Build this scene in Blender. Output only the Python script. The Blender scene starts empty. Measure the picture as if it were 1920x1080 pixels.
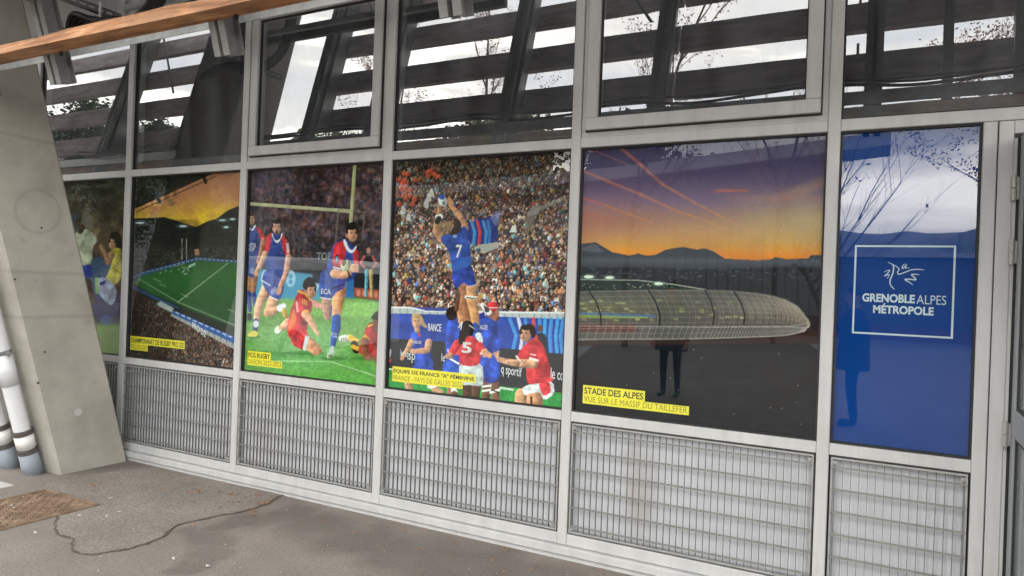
import bpy, bmesh, math, random
import numpy as np
from mathutils import Vector, Matrix

random.seed(7)
RNG = np.random.default_rng(11)
SC = bpy.context.scene
COL = SC.collection

# ------------------------------------------------------------------ camera
CAM_H, CAM_D, FPX = 1.6, 3.92, 1332.74
YAW, PITCH, ROLL = math.radians(27.714), math.radians(0.0157), math.radians(2.084)
_f = np.array([-math.sin(YAW) * math.cos(PITCH), math.cos(YAW) * math.cos(PITCH), math.sin(PITCH)])
_r0 = np.array([math.cos(YAW), math.sin(YAW), 0.0])
_u0 = np.cross(_r0, _f)
_r = math.cos(ROLL) * _r0 + math.sin(ROLL) * _u0
_u = -math.sin(ROLL) * _r0 + math.cos(ROLL) * _u0
cam = bpy.data.cameras.new("camera")
cam.sensor_width = 36.0
cam.lens = FPX / 1920 * 36.0
cam.clip_start = 0.05
cam.clip_end = 20000
camo = bpy.data.objects.new("camera", cam)
COL.objects.link(camo)
M = Matrix(((_r[0], _u[0], -_f[0], 0), (_r[1], _u[1], -_f[1], -CAM_D), (_r[2], _u[2], -_f[2], CAM_H), (0, 0, 0, 1)))
camo.matrix_world = M
SC.camera = camo

# ------------------------------------------------------------------ world
SUN_EL, SUN_AZ = math.radians(38), math.radians(205)   # azimuth from +y, clockwise: behind the camera, to the left
w = bpy.data.worlds.new("World")
SC.world = w
w.use_nodes = True
nt = w.node_tree
nt.nodes.clear()
def N(tree, t, **k):
    n = tree.nodes.new(t)
    for a, b in k.items():
        setattr(n, a, b)
    return n
wo = N(nt, 'ShaderNodeOutputWorld')
bg = N(nt, 'ShaderNodeBackground')
sky = N(nt, 'ShaderNodeTexSky', sky_type='NISHITA', sun_disc=False, sun_elevation=SUN_EL, sun_rotation=SUN_AZ)
sky.air_density = 1.0
sky.dust_density = 2.0
tc = N(nt, 'ShaderNodeTexCoord')
mp = N(nt, 'ShaderNodeMapping')
mp.inputs['Scale'].default_value = (1.0, 1.0, 5.0)
n1 = N(nt, 'ShaderNodeTexNoise')
n1.inputs['Scale'].default_value = 2.3
n1.inputs['Detail'].default_value = 7
n1.inputs['Roughness'].default_value = 0.52
n1.inputs['Distortion'].default_value = 0.4
rp = N(nt, 'ShaderNodeValToRGB')
rp.color_ramp.elements[0].position = 0.24
rp.color_ramp.elements[0].color = (9.6, 11.2, 13.8, 1)
rp.color_ramp.elements[1].position = 0.55
rp.color_ramp.elements[1].color = (18.0, 17.8, 17.0, 1)
_e = rp.color_ramp.elements.new(0.80)
_e.color = (64, 62.5, 58, 1)
mx = N(nt, 'ShaderNodeMix', data_type='RGBA')
mx.inputs['Factor'].default_value = 0.88
nt.links.new(tc.outputs['Generated'], mp.inputs['Vector'])
nt.links.new(mp.outputs['Vector'], n1.inputs['Vector'])
sx = N(nt, 'ShaderNodeSeparateXYZ')
nt.links.new(tc.outputs['Generated'], sx.inputs[0])
bd = N(nt, 'ShaderNodeMath', operation='SUBTRACT'); bd.inputs[1].default_value = 0.140     # bright break in the cloud low down, all round
nt.links.new(sx.outputs[2], bd.inputs[0])
ba = N(nt, 'ShaderNodeMath', operation='ABSOLUTE'); nt.links.new(bd.outputs[0], ba.inputs[0])
lowb = N(nt, 'ShaderNodeMapRange', interpolation_type='SMOOTHSTEP')
lowb.inputs['From Min'].default_value = 0.075
lowb.inputs['From Max'].default_value = 0.0
lowb.inputs['To Min'].default_value = 0.0
lowb.inputs['To Max'].default_value = 0.30
nt.links.new(ba.outputs[0], lowb.inputs['Value'])
ad = N(nt, 'ShaderNodeMath', operation='ADD')
nt.links.new(n1.outputs['Fac'], ad.inputs[0]); nt.links.new(lowb.outputs[0], ad.inputs[1])
nt.links.new(ad.outputs[0], rp.inputs['Fac'])
nt.links.new(sky.outputs['Color'], mx.inputs['A'])
nt.links.new(rp.outputs['Color'], mx.inputs['B'])
nt.links.new(mx.outputs['Result'], bg.inputs['Color'])
bg.inputs['Strength'].default_value = 0.10
nt.links.new(bg.outputs['Background'], wo.inputs['Surface'])

sun = bpy.data.lights.new("sun", 'SUN')
sun.energy = 0.5
sun.angle = math.radians(20)
sun.color = (1.0, 0.95, 0.88)
suno = bpy.data.objects.new("sun", sun)
COL.objects.link(suno)
sd = Vector((math.sin(SUN_AZ) * math.cos(SUN_EL), math.cos(SUN_AZ) * math.cos(SUN_EL), math.sin(SUN_EL)))
suno.rotation_euler = sd.to_track_quat('Z', 'Y').to_euler()
suno.location = sd * 40

SC.view_settings.view_transform = 'Standard'
SC.view_settings.look = 'None'
SC.view_settings.exposure = 0.90
SC.view_settings.gamma = 1.0
SC.render.engine = 'CYCLES'
SC.cycles.use_denoising = True
SC.cycles.max_bounces = 6
SC.cycles.diffuse_bounces = 2
SC.cycles.use_adaptive_sampling = True
SC.cycles.adaptive_threshold = 0.02
SC.cycles.glossy_bounces = 3
SC.cycles.transparent_max_bounces = 10
SC.cycles.sample_clamp_indirect = 6
SC.render.film_transparent = False

# ------------------------------------------------------------------ helpers
def ray(px, py):
    return (px - 960) / FPX * _r - (py - 540) / FPX * _u + _f
def on_y(px, py, y=0.0):                    # a photograph point as a place on the plane y = const
    v = ray(px, py)
    t = (y + CAM_D) / v[1]
    return v[0] * t, CAM_H + v[2] * t
def on_z(px, py, z=0.0):
    v = ray(px, py)
    t = (z - CAM_H) / v[2]
    return v[0] * t, -CAM_D + v[1] * t
def to_px(x, y, z):
    vx, vy, vz = x, y + CAM_D, z - CAM_H
    dr = vx * _r[0] + vy * _r[1] + vz * _r[2]
    du = vx * _u[0] + vy * _u[1] + vz * _u[2]
    df = vx * _f[0] + vy * _f[1] + vz * _f[2]
    return 960 + FPX * dr / df, 540 - FPX * du / df
def lin(c):
    c = np.asarray(c, float)
    return np.where(c <= 0.04045, c / 12.92, ((c + 0.055) / 1.055) ** 2.4)
def hx(h):
    return np.array([int(h[i:i + 2], 16) / 255 for i in (0, 2, 4)])
def L3(h, k=1.0):
    return tuple(np.clip(lin(hx(h)) * k, 0, 0.95))

def tag(o, label=None, cat=None, group=None, kind=None):
    if label: o['label'] = label
    if cat: o['category'] = cat
    if group: o['group'] = group
    if kind: o['kind'] = kind
    return o
def empty(name, loc=(0, 0, 0), parent=None):
    o = bpy.data.objects.new(name, None)
    o.empty_display_size = 0.1
    o.location = loc
    COL.objects.link(o)
    if parent: o.parent = parent
    return o
def mobj(name, me, mats, parent=None, loc=None):
    o = bpy.data.objects.new(name, me)
    COL.objects.link(o)
    if mats is not None and len(me.materials) == 0:
        for m in (mats if isinstance(mats, (list, tuple)) else [mats]):
            me.materials.append(m)
    if parent: o.parent = parent
    if loc is not None: o.location = loc
    return o

class MB:
    def __init__(s):
        s.v, s.f, s.m = [], [], []
    def poly(s, pts, mi=0):
        b = len(s.v)
        s.v += [tuple(p) for p in pts]
        s.f.append(tuple(range(b, b + len(pts))))
        s.m.append(mi)
    def box(s, x0, x1, y0, y1, z0, z1, mi=0):
        b = len(s.v)
        s.v += [(x, y, z) for x in (x0, x1) for y in (y0, y1) for z in (z0, z1)]
        for q in ((0, 1, 3, 2), (4, 6, 7, 5), (0, 4, 5, 1), (2, 3, 7, 6), (0, 2, 6, 4), (1, 5, 7, 3)):
            s.f.append(tuple(b + i for i in q)); s.m.append(mi)
    def prism(s, prof, axis_fn, a, bb, mi=0):    # closed profile swept from a to bb; axis_fn(p2, t) -> xyz
        n = len(prof); b = len(s.v)
        s.v += [axis_fn(p, a) for p in prof] + [axis_fn(p, bb) for p in prof]
        for i in range(n):
            j = (i + 1) % n
            s.f.append((b + i, b + j, b + n + j, b + n + i)); s.m.append(mi)
        s.f.append(tuple(b + i for i in reversed(range(n)))); s.m.append(mi)
        s.f.append(tuple(b + n + i for i in range(n))); s.m.append(mi)
    def tube(s, pts, rad, seg=10, mi=0, cap=True):
        pts = [Vector(p) for p in pts]
        n = len(pts)
        rr = rad if isinstance(rad, (list, tuple)) else [rad] * n
        b = len(s.v)
        for i, p in enumerate(pts):
            d = (pts[min(i + 1, n - 1)] - pts[max(i - 1, 0)])
            if d.length < 1e-9: d = Vector((0, 0, 1))
            d.normalize()
            a = d.cross(Vector((0.13, 0.31, 0.94)) if abs(d.z) < 0.9 else Vector((1, 0.1, 0))).normalized()
            c = d.cross(a)
            for k in range(seg):
                t = 2 * math.pi * k / seg
                s.v.append(tuple(p + (a * math.cos(t) + c * math.sin(t)) * rr[i]))
        for i in range(n - 1):
            for k in range(seg):
                k2 = (k + 1) % seg
                s.f.append((b + i * seg + k, b + i * seg + k2, b + (i + 1) * seg + k2, b + (i + 1) * seg + k)); s.m.append(mi)
        if cap:
            s.f.append(tuple(b + k for k in reversed(range(seg)))); s.m.append(mi)
            s.f.append(tuple(b + (n - 1) * seg + k for k in range(seg))); s.m.append(mi)
    def mesh(s, name, smooth=False):
        me = bpy.data.meshes.new(name)
        me.from_pydata(s.v, [], s.f)
        me.polygons.foreach_set('material_index', s.m)
        if smooth:
            me.polygons.foreach_set('use_smooth', [True] * len(s.f))
        me.update()
        return me
    def build(s, name, mats, parent=None, smooth=False, bevel=0.0, recalc=True, loc=None):
        me = s.mesh(name, smooth)
        if recalc or bevel > 0:
            bm = bmesh.new(); bm.from_mesh(me)
            if recalc: bmesh.ops.recalc_face_normals(bm, faces=bm.faces)
            if bevel > 0:
                bmesh.ops.bevel(bm, geom=list(bm.edges), offset=bevel, segments=1, affect='EDGES')
            bm.to_mesh(me); bm.free()
        return mobj(name, me, mats, parent, loc)

# ------------------------------------------------------------------ materials
def mat(name):
    m = bpy.data.materials.new(name)
    m.use_nodes = True
    t = m.node_tree
    b = t.nodes['Principled BSDF']
    return m, t, b
def obj_coord(t, sc=(1, 1, 1), world=True):
    if world:
        g = N(t, 'ShaderNodeNewGeometry'); out = g.outputs['Position']
    else:
        g = N(t, 'ShaderNodeTexCoord'); out = g.outputs['Object']
    m_ = N(t, 'ShaderNodeMapping')
    m_.inputs['Scale'].default_value = sc
    t.links.new(out, m_.inputs['Vector'])
    return m_.outputs['Vector']
def noise(t, vec, scale, detail=5, rough=0.55, dist=0.0):
    n = N(t, 'ShaderNodeTexNoise')
    n.inputs['Scale'].default_value = scale
    n.inputs['Detail'].default_value = detail
    n.inputs['Roughness'].default_value = rough
    n.inputs['Distortion'].default_value = dist
    t.links.new(vec, n.inputs['Vector'])
    return n.outputs['Fac']
def ramp(t, fac, stops):
    r = N(t, 'ShaderNodeValToRGB')
    e = r.color_ramp.elements
    while len(e) < len(stops): e.new(0.5)
    for i, (p, c) in enumerate(stops):
        e[i].position = p
        e[i].color = (*c, 1) if not np.isscalar(c) else (c, c, c, 1)
    t.links.new(fac, r.inputs['Fac'])
    return r.outputs['Color']
def mixc(t, a, b, fac, mode='MIX'):
    m_ = N(t, 'ShaderNodeMix', data_type='RGBA', blend_type=mode)
    for s_, v in (('A', a), ('B', b), ('Factor', fac)):
        if hasattr(v, 'is_linked') or hasattr(v, 'links'):
            t.links.new(v, m_.inputs[s_])
        else:
            m_.inputs[s_].default_value = v if np.isscalar(v) else (*v, 1)
    return m_.outputs['Result']
def math_(t, op, a, b=0.0, c=None):
    m_ = N(t, 'ShaderNodeMath', operation=op)
    for i, v in enumerate((a, b) if c is None else (a, b, c)):
        if hasattr(v, 'links'): t.links.new(v, m_.inputs[i])
        else: m_.inputs[i].default_value = v
    return m_.outputs[0]
def bump(t, b, h, strength=0.3, dist=0.01):
    n = N(t, 'ShaderNodeBump')
    n.inputs['Strength'].default_value = strength
    n.inputs['Distance'].default_value = dist
    t.links.new(h, n.inputs['Height'])
    t.links.new(n.outputs['Normal'], b.inputs['Normal'])

def m_plain(name, c, rough=0.5, metal=0.0, var=0.12, scale=6.0, spec=0.5):
    m, t, b = mat(name)
    v = obj_coord(t)
    f = noise(t, v, scale, 6, 0.6)
    c = np.array(c)
    t.links.new(ramp(t, f, [(0.3, tuple(c * (1 - var))), (0.7, tuple(np.minimum(c * (1 + var), 0.95)))]), b.inputs['Base Color'])
    b.inputs['Roughness'].default_value = rough
    b.inputs['Metallic'].default_value = metal
    b.inputs['Specular IOR Level'].default_value = spec
    return m

def m_alu():
    m, t, b = mat('painted_aluminium')
    v = obj_coord(t)
    f = noise(t, obj_coord(t, (3, 3, 0.6)), 3.0, 7, 0.6)
    base = ramp(t, f, [(0.25, (0.40, 0.402, 0.40)), (0.75, (0.51, 0.512, 0.508))])
    stk = ramp(t, noise(t, obj_coord(t, (14, 14, 0.7)), 2.0, 5, 0.6), [(0.52, 0.0), (0.75, 1.0)])
    base = mixc(t, base, (0.33, 0.31, 0.285), mixc(t, (0, 0, 0), stk, 0.28))
    g = noise(t, v, 38.0, 4, 0.7)
    spots = ramp(t, g, [(0.64, 0.0), (0.72, 1.0)])
    big = ramp(t, noise(t, v, 2.2, 3), [(0.5, 0.0), (0.65, 1.0)])
    dirt = mixc(t, (0, 0, 0), spots, big)
    sc = N(t, 'ShaderNodeRGBToBW'); t.links.new(dirt, sc.inputs[0])
    col = mixc(t, base, (0.20, 0.16, 0.13), math_(t, 'MULTIPLY', sc.outputs[0], 0.7))
    t.links.new(col, b.inputs['Base Color'])
    b.inputs['Roughness'].default_value = 0.42
    bump(t, b, g, 0.05, 0.002)
    return m
ALU = m_alu()
ALU2 = m_plain('grey_spandrel_coating', (0.36, 0.35, 0.345), 0.6, 0, 0.06)
DARK = m_plain('black_rubber_gasket', (0.012, 0.012, 0.013), 0.6)
GALV = m_plain('galvanised_steel', (0.42, 0.43, 0.425), 0.5, 0.25, 0.22, 14)
GALVD = m_plain('dull_galvanised_steel', (0.19, 0.19, 0.185), 0.55, 0.3, 0.25, 11)
BLACKP = m_plain('black_cable_sheath', (0.015, 0.015, 0.016), 0.45)
WHITEP = m_plain('white_pvc_pipe', (0.66, 0.67, 0.69), 0.35, 0, 0.05, 3)
GREYP = m_plain('grey_pvc_sleeve', (0.24, 0.27, 0.31), 0.5, 0, 0.12, 5)
CLAMP = m_plain('brown_rubber_clamp', (0.10, 0.085, 0.075), 0.5, 0.2)
INTER = m_plain('interior_darkness', (0.035, 0.035, 0.037), 0.9, 0, 0.2, 2)
DOORM = m_plain('grey_door_paint', (0.25, 0.265, 0.28), 0.45, 0, 0.06)
YEL = m_plain('yellow_caption_film', (0.80, 0.72, 0.03), 0.5, 0, 0.02)
INK = m_plain('black_ink', (0.02, 0.022, 0.012), 0.6, 0, 0.1)
INKS = m_plain('grey_ink', (0.16, 0.145, 0.02), 0.6, 0, 0.1)
WHT = m_plain('pale_print_ink', (0.55, 0.66, 0.70), 0.6, 0, 0.03)
WHT2 = m_plain('white_print_ink', (0.62, 0.66, 0.68), 0.6, 0, 0.03)

def m_glass(name, ior, tint=(0.93, 0.95, 0.95), rough=0.0, dirt=0.0):
    m = bpy.data.materials.new(name)
    m.use_nodes = True
    t = m.node_tree
    t.nodes.clear()
    o = N(t, 'ShaderNodeOutputMaterial')
    tr = N(t, 'ShaderNodeBsdfTransparent'); tr.inputs['Color'].default_value = (*tint, 1)
    gl = N(t, 'ShaderNodeBsdfGlossy'); gl.inputs['Roughness'].default_value = rough
    fr = N(t, 'ShaderNodeFresnel'); # same reflectance from either side of the thin pane (no total internal reflection)
    gg = N(t, 'ShaderNodeNewGeometry')
    mr = N(t, 'ShaderNodeMapRange'); mr.inputs['To Min'].default_value = ior; mr.inputs['To Max'].default_value = 1 / ior
    t.links.new(gg.outputs['Backfacing'], mr.inputs['Value']); t.links.new(mr.outputs[0], fr.inputs['IOR'])
    mx_ = N(t, 'ShaderNodeMixShader')
    t.links.new(fr.outputs[0], mx_.inputs[0]); t.links.new(tr.outputs[0], mx_.inputs[1]); t.links.new(gl.outputs[0], mx_.inputs[2])
    out = mx_.outputs[0]
    # slow waves of float glass
    v = obj_coord(t)
    nz = noise(t, v, 0.9, 0, 0.4)
    bn = N(t, 'ShaderNodeBump'); bn.inputs['Strength'].default_value = 0.08; bn.inputs['Distance'].default_value = 0.004
    t.links.new(nz, bn.inputs['Height']); t.links.new(bn.outputs[0], gl.inputs['Normal'])
    if dirt > 0:  # dirt film whose bluish colour also paints a haze over the reflections
        df = N(t, 'ShaderNodeBsdfDiffuse'); df.inputs['Color'].default_value = (0.46, 0.49, 0.54, 1)
        a = ramp(t, noise(t, obj_coord(t, (2.5, 2.5, 0.5)), 2.0, 6, 0.65), [(0.25, 0.0), (0.8, 1.0)])
        a2 = ramp(t, noise(t, v, 30, 3, 0.7), [(0.72, 0.0), (0.8, 1.0)])
        bw = N(t, 'ShaderNodeRGBToBW'); t.links.new(mixc(t, a, a2, 0.3), bw.inputs[0])
        m2 = N(t, 'ShaderNodeMixShader')
        t.links.new(math_(t, 'MULTIPLY', bw.outputs[0], dirt), m2.inputs[0])
        t.links.new(out, m2.inputs[1]); t.links.new(df.outputs[0], m2.inputs[2])
        out = m2.outputs[0]
    t.links.new(out, o.inputs['Surface'])
    return m
GLASS_UP = m_glass('coated_window_glass', 3.9, (0.8, 0.82, 0.83), dirt=0.24)
GLASS_LO = m_glass('poster_window_glass', 1.8, (0.98, 0.985, 0.985), dirt=0.005)
m, t, b_ = mat('glass_edge'); 
t.nodes.clear()
_o = N(t, 'ShaderNodeOutputMaterial'); _tr = N(t, 'ShaderNodeBsdfTransparent'); _tr.inputs['Color'].default_value = (0.97, 0.99, 0.98, 1)
t.links.new(_tr.outputs[0], _o.inputs['Surface'])
GLASS_EDGE = m

def m_concrete():
    m, t, b = mat('fair_faced_concrete')
    v = obj_coord(t)
    f1 = noise(t, v, 2.4, 8, 0.62)
    f2 = noise(t, v, 22, 5, 0.6)
    c = ramp(t, f1, [(0.25, (0.27, 0.255, 0.22)), (0.5, (0.365, 0.348, 0.305)), (0.78, (0.455, 0.437, 0.388))])
    dk = ramp(t, noise(t, obj_coord(t, (1, 2.2, 3.0)), 5.0, 5, 0.55), [(0.62, 0.0), (0.74, 1.0)])
    bw = N(t, 'ShaderNodeRGBToBW'); t.links.new(dk, bw.inputs[0])
    c = mixc(t, c, (0.20, 0.195, 0.18), math_(t, 'MULTIPLY', bw.outputs[0], 0.35))
    # ring left by a round formwork spacer, high on the face
    cy, cz = -0.83, 2.05
    sp = N(t, 'ShaderNodeSeparateXYZ'); t.links.new(v, sp.inputs[0])
    dy = math_(t, 'ADD', sp.outputs[1], -cy); dz = math_(t, 'ADD', sp.outputs[2], -cz)
    dd = math_(t, 'SQRT', math_(t, 'ADD', math_(t, 'MULTIPLY', dy, dy), math_(t, 'MULTIPLY', dz, dz)))
    rg = math_(t, 'ABSOLUTE', math_(t, 'ADD', dd, -0.16))
    rg = math_(t, 'SUBTRACT', 1.0, math_(t, 'MULTIPLY', rg, 50.0))
    rg = math_(t, 'MULTIPLY', math_(t, 'MAXIMUM', rg, 0.0), math_(t, 'MULTIPLY', f2, 0.6))
    c = mixc(t, c, (0.17, 0.15, 0.13), rg)
    # pour lines
    pz = math_(t, 'ADD', math_(t, 'MULTIPLY', noise(t, v, 1.5, 2), 0.06), sp.outputs[2])
    for zz in (1.62, 1.28, 2.62):
        ln = math_(t, 'SUBTRACT', 1.0, math_(t, 'MULTIPLY', math_(t, 'ABSOLUTE', math_(t, 'ADD', pz, -zz)), 45.0))
        c = mixc(t, c, (0.19, 0.175, 0.155), math_(t, 'MULTIPLY', math_(t, 'MAXIMUM', ln, 0.0), 0.35))
    t.links.new(c, b.inputs['Base Color'])
    b.inputs['Roughness'].default_value = 0.82
    bump(t, b, math_(t, 'ADD', f2, math_(t, 'MULTIPLY', noise(t, v, 90, 3), 0.4)), 0.25, 0.004)
    return m
CONC = m_concrete()

def m_asphalt():
    m, t, b = mat('worn_asphalt')
    v = obj_coord(t)
    g = N(t, 'ShaderNodeTexVoronoi'); g.inputs['Scale'].default_value = 130; t.links.new(v, g.inputs['Vector'])
    f1 = noise(t, v, 1.4, 8, 0.62)
    f2 = noise(t, v, 60, 4, 0.7)
    c = ramp(t, f1, [(0.3, (0.165, 0.142, 0.123)), (0.6, (0.225, 0.197, 0.172)), (0.8, (0.27, 0.24, 0.21))])
    sp = ramp(t, f2, [(0.32, 0.72), (0.55, 1.0), (0.75, 1.25)])
    c = mixc(t, c, sp, 1.0, 'MULTIPLY')
    wsp = ramp(t, noise(t, v, 95, 2, 0.5), [(0.735, 0.0), (0.76, 1.0)])
    bw = N(t, 'ShaderNodeRGBToBW'); t.links.new(wsp, bw.inputs[0])
    c = mixc(t, c, (0.42, 0.40, 0.37), math_(t, 'MULTIPLY', bw.outputs[0], 0.3))
    # damp stain running out of the wall foot towards the lower right
    wv = N(t, 'ShaderNodeVectorMath', operation='ADD')
    nn = N(t, 'ShaderNodeTexNoise'); nn.inputs['Scale'].default_value = 2.6; nn.inputs['Detail'].default_value = 5
    t.links.new(v, nn.inputs['Vector'])
    sub = N(t, 'ShaderNodeVectorMath', operation='MULTIPLY_ADD')
    sub.inputs[1].default_value = (0.5, 0.5, 0); sub.inputs[2].default_value = (-0.25, -0.25, 0)
    t.links.new(nn.outputs['Color'], sub.inputs[0])
    t.links.new(v, wv.inputs[0]); t.links.new(sub.outputs[0], wv.inputs[1])
    tot = None
    for (x, y, r) in STAINS:
        d_ = N(t, 'ShaderNodeVectorMath', operation='DISTANCE')
        d_.inputs[1].default_value = (x, y, 0)
        t.links.new(wv.outputs[0], d_.inputs[0])
        q = math_(t, 'MAXIMUM', math_(t, 'SUBTRACT', 1.0, math_(t, 'DIVIDE', d_.outputs['Value'], r)), 0.0)
        tot = q if tot is None else math_(t, 'MAXIMUM', tot, q)
    s_ = math_(t, 'MINIMUM', math_(t, 'MULTIPLY', tot, 2.2), 1.0)
    c = mixc(t, c, (0.055, 0.046, 0.040), math_(t, 'MULTIPLY', s_, 0.40))
    t.links.new(c, b.inputs['Base Color'])
    b.inputs['Roughness'].default_value = 0.85
    h = math_(t, 'ADD', math_(t, 'MULTIPLY', g.outputs['Distance'], 1.0), math_(t, 'MULTIPLY', f2, 0.6))
    bump(t, b, h, 0.35, 0.005)
    return m
STAINS = [(on_z(px, py)[0], on_z(px, py)[1], r) for px, py, r in
          ((378, 996, .16), (410, 1008, .17), (405, 1030, .13), (385, 1050, .13), (360, 1065, .12), (440, 985, .15), (480, 975, .2),
           (540, 965, .25), (600, 985, .3), (680, 1010, .35), (780, 1040, .42), (900, 1065, .45), (1000, 1085, .4))]
ASPH = m_asphalt()

def m_wood(name, c0, c1, c2, bright=1.0):
    m, t, b = mat(name)
    v = obj_coord(t, (0.55, 9, 9))
    f = noise(t, v, 2.0, 8, 0.6, 1.2)
    k = noise(t, obj_coord(t, (1, 2, 2)), 3.3, 3, 0.5)
    c = ramp(t, f, [(0.3, c0), (0.5, c1), (0.72, c2)])
    c = mixc(t, c, tuple(np.array(c0) * 0.8), math_(t, 'MULTIPLY', math_(t, 'GREATER_THAN', k, 0.62), 0.35))
    v2 = N(t, 'ShaderNodeTexVoronoi'); v2.inputs['Scale'].default_value = 1.15
    t.links.new(obj_coord(t, (1.0, 2.2, 2.2)), v2.inputs['Vector'])
    kn = ramp(t, v2.outputs['Distance'], [(0.03, 1.0), (0.12, 0.0)])
    bw = N(t, 'ShaderNodeRGBToBW'); t.links.new(kn, bw.inputs[0])
    c = mixc(t, c, (0.16, 0.06, 0.012), math_(t, 'MULTIPLY', bw.outputs[0], 0.8))
    bl = ramp(t, noise(t, obj_coord(t, (1.3, 4, 4)), 2.6, 5, 0.6, 0.6), [(0.35, 0.55), (0.52, 1.0), (0.7, 1.35)])
    c = mixc(t, c, bl, 0.8, 'MULTIPLY')
    t.links.new(c, b.inputs['Base Color'])
    b.inputs['Roughness'].default_value = 0.62
    bump(t, b, f, 0.3, 0.004)
    return m
WOOD = m_wood('larch_timber', (0.19, 0.062, 0.018), (0.38, 0.165, 0.062), (0.58, 0.37, 0.20))
WOODD = m_wood('weathered_brown_board', (0.26, 0.22, 0.22), (0.34, 0.295, 0.295), (0.42, 0.375, 0.37))

# ------------------------------------------------------------------ ground
g = MB(); g.poly([(-9000, -9000, 0), (9000, -9000, 0), (9000, 9000, 0), (-9000, 9000, 0)])
tag(g.build('ground', ASPH), kind='structure')

# ------------------------------------------------------------------ glazed facade
MUL = [(-8.75, -8.69), (-7.34, -7.28), (-5.928, -5.855), (-4.499, -4.434), (-3.097, -3.031), (-1.695, -1.635), (-0.285, -0.226)]
M6 = (0.378, 0.435)
ZT0, ZT1, ZS0, ZS1, ZG, ZB = 2.451, 2.510, 0.820, 0.878, 0.147, 0.082
ZW = 3.70            # head of the upper windows
ZTOP = 4.62
GY = 0.034           # front of the glass
fac = empty('glazed_facade', (-3, 0, 0))
tag(fac, 'pale grey aluminium curtain wall with large windows above a row of grilles', 'facade')
def fpart(mb, name, mats, parent=None, **k):
    return keep(mb.build(name, mats, None, **k), parent or fac)
def keep(o, par):     # parent without moving
    o.parent = par
    o.matrix_parent_inverse = Matrix.Translation(-par.location)
    return o

for (a, b) in MUL:
    k = MB(); k.box(a, b, 0.0, 0.12, ZB, ZTOP)
    fpart(k, 'mullion', ALU, bevel=0.004)
k = MB(); k.box(M6[0], M6[1], 0.0, 0.12, ZB, ZT0 - 0.001); fpart(k, 'mullion', ALU, bevel=0.004)
bays = [(MUL[i][1], MUL[i + 1][0]) for i in range(6)] + [(MUL[6][1], M6[0])]   # bays 0..6 ; bay 6 = blue panel
for i, (a, b) in enumerate(bays):
    b2 = 1.9 if i == 6 else b
    k = MB(); k.box(a + .0005, b2 - .0005, 0.003, 0.11, ZT0, ZT1); fpart(k, 'transom', ALU, bevel=0.003)
    k = MB(); k.box(a + .0005, b2 - .0005, 0.003, 0.11, ZW, ZW + 0.06); fpart(k, 'head_rail', ALU, bevel=0.003)
    k = MB(); k.box(a + .0005, b - .0005, 0.003, 0.11, ZS0, ZS1); fpart(k, 'sill_rail', ALU, bevel=0.003)
    k = MB(); k.box(a + .0005, b - .0005, 0.003, 0.11, ZB, ZG); fpart(k, 'bottom_rail', ALU, bevel=0.003)
    k = MB(); k.box(a + .006, b2 - .006, 0.02, 0.05, ZW + 0.064, ZTOP); fpart(k, 'spandrel_panel', ALU2)
k = MB(); k.box(-8.75, 0.43, -0.028, 0.11, 0.03, ZB - 0.003); k.box(-8.75, 0.43, -0.012, 0.11, -0.05, 0.03)
fpart(k, 'plinth', ALU, bevel=0.004)
k = MB(); k.box(M6[1], 1.9, 0.0, 0.12, -0.03, 0.012); fpart(k, 'threshold', ALU2)

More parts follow.
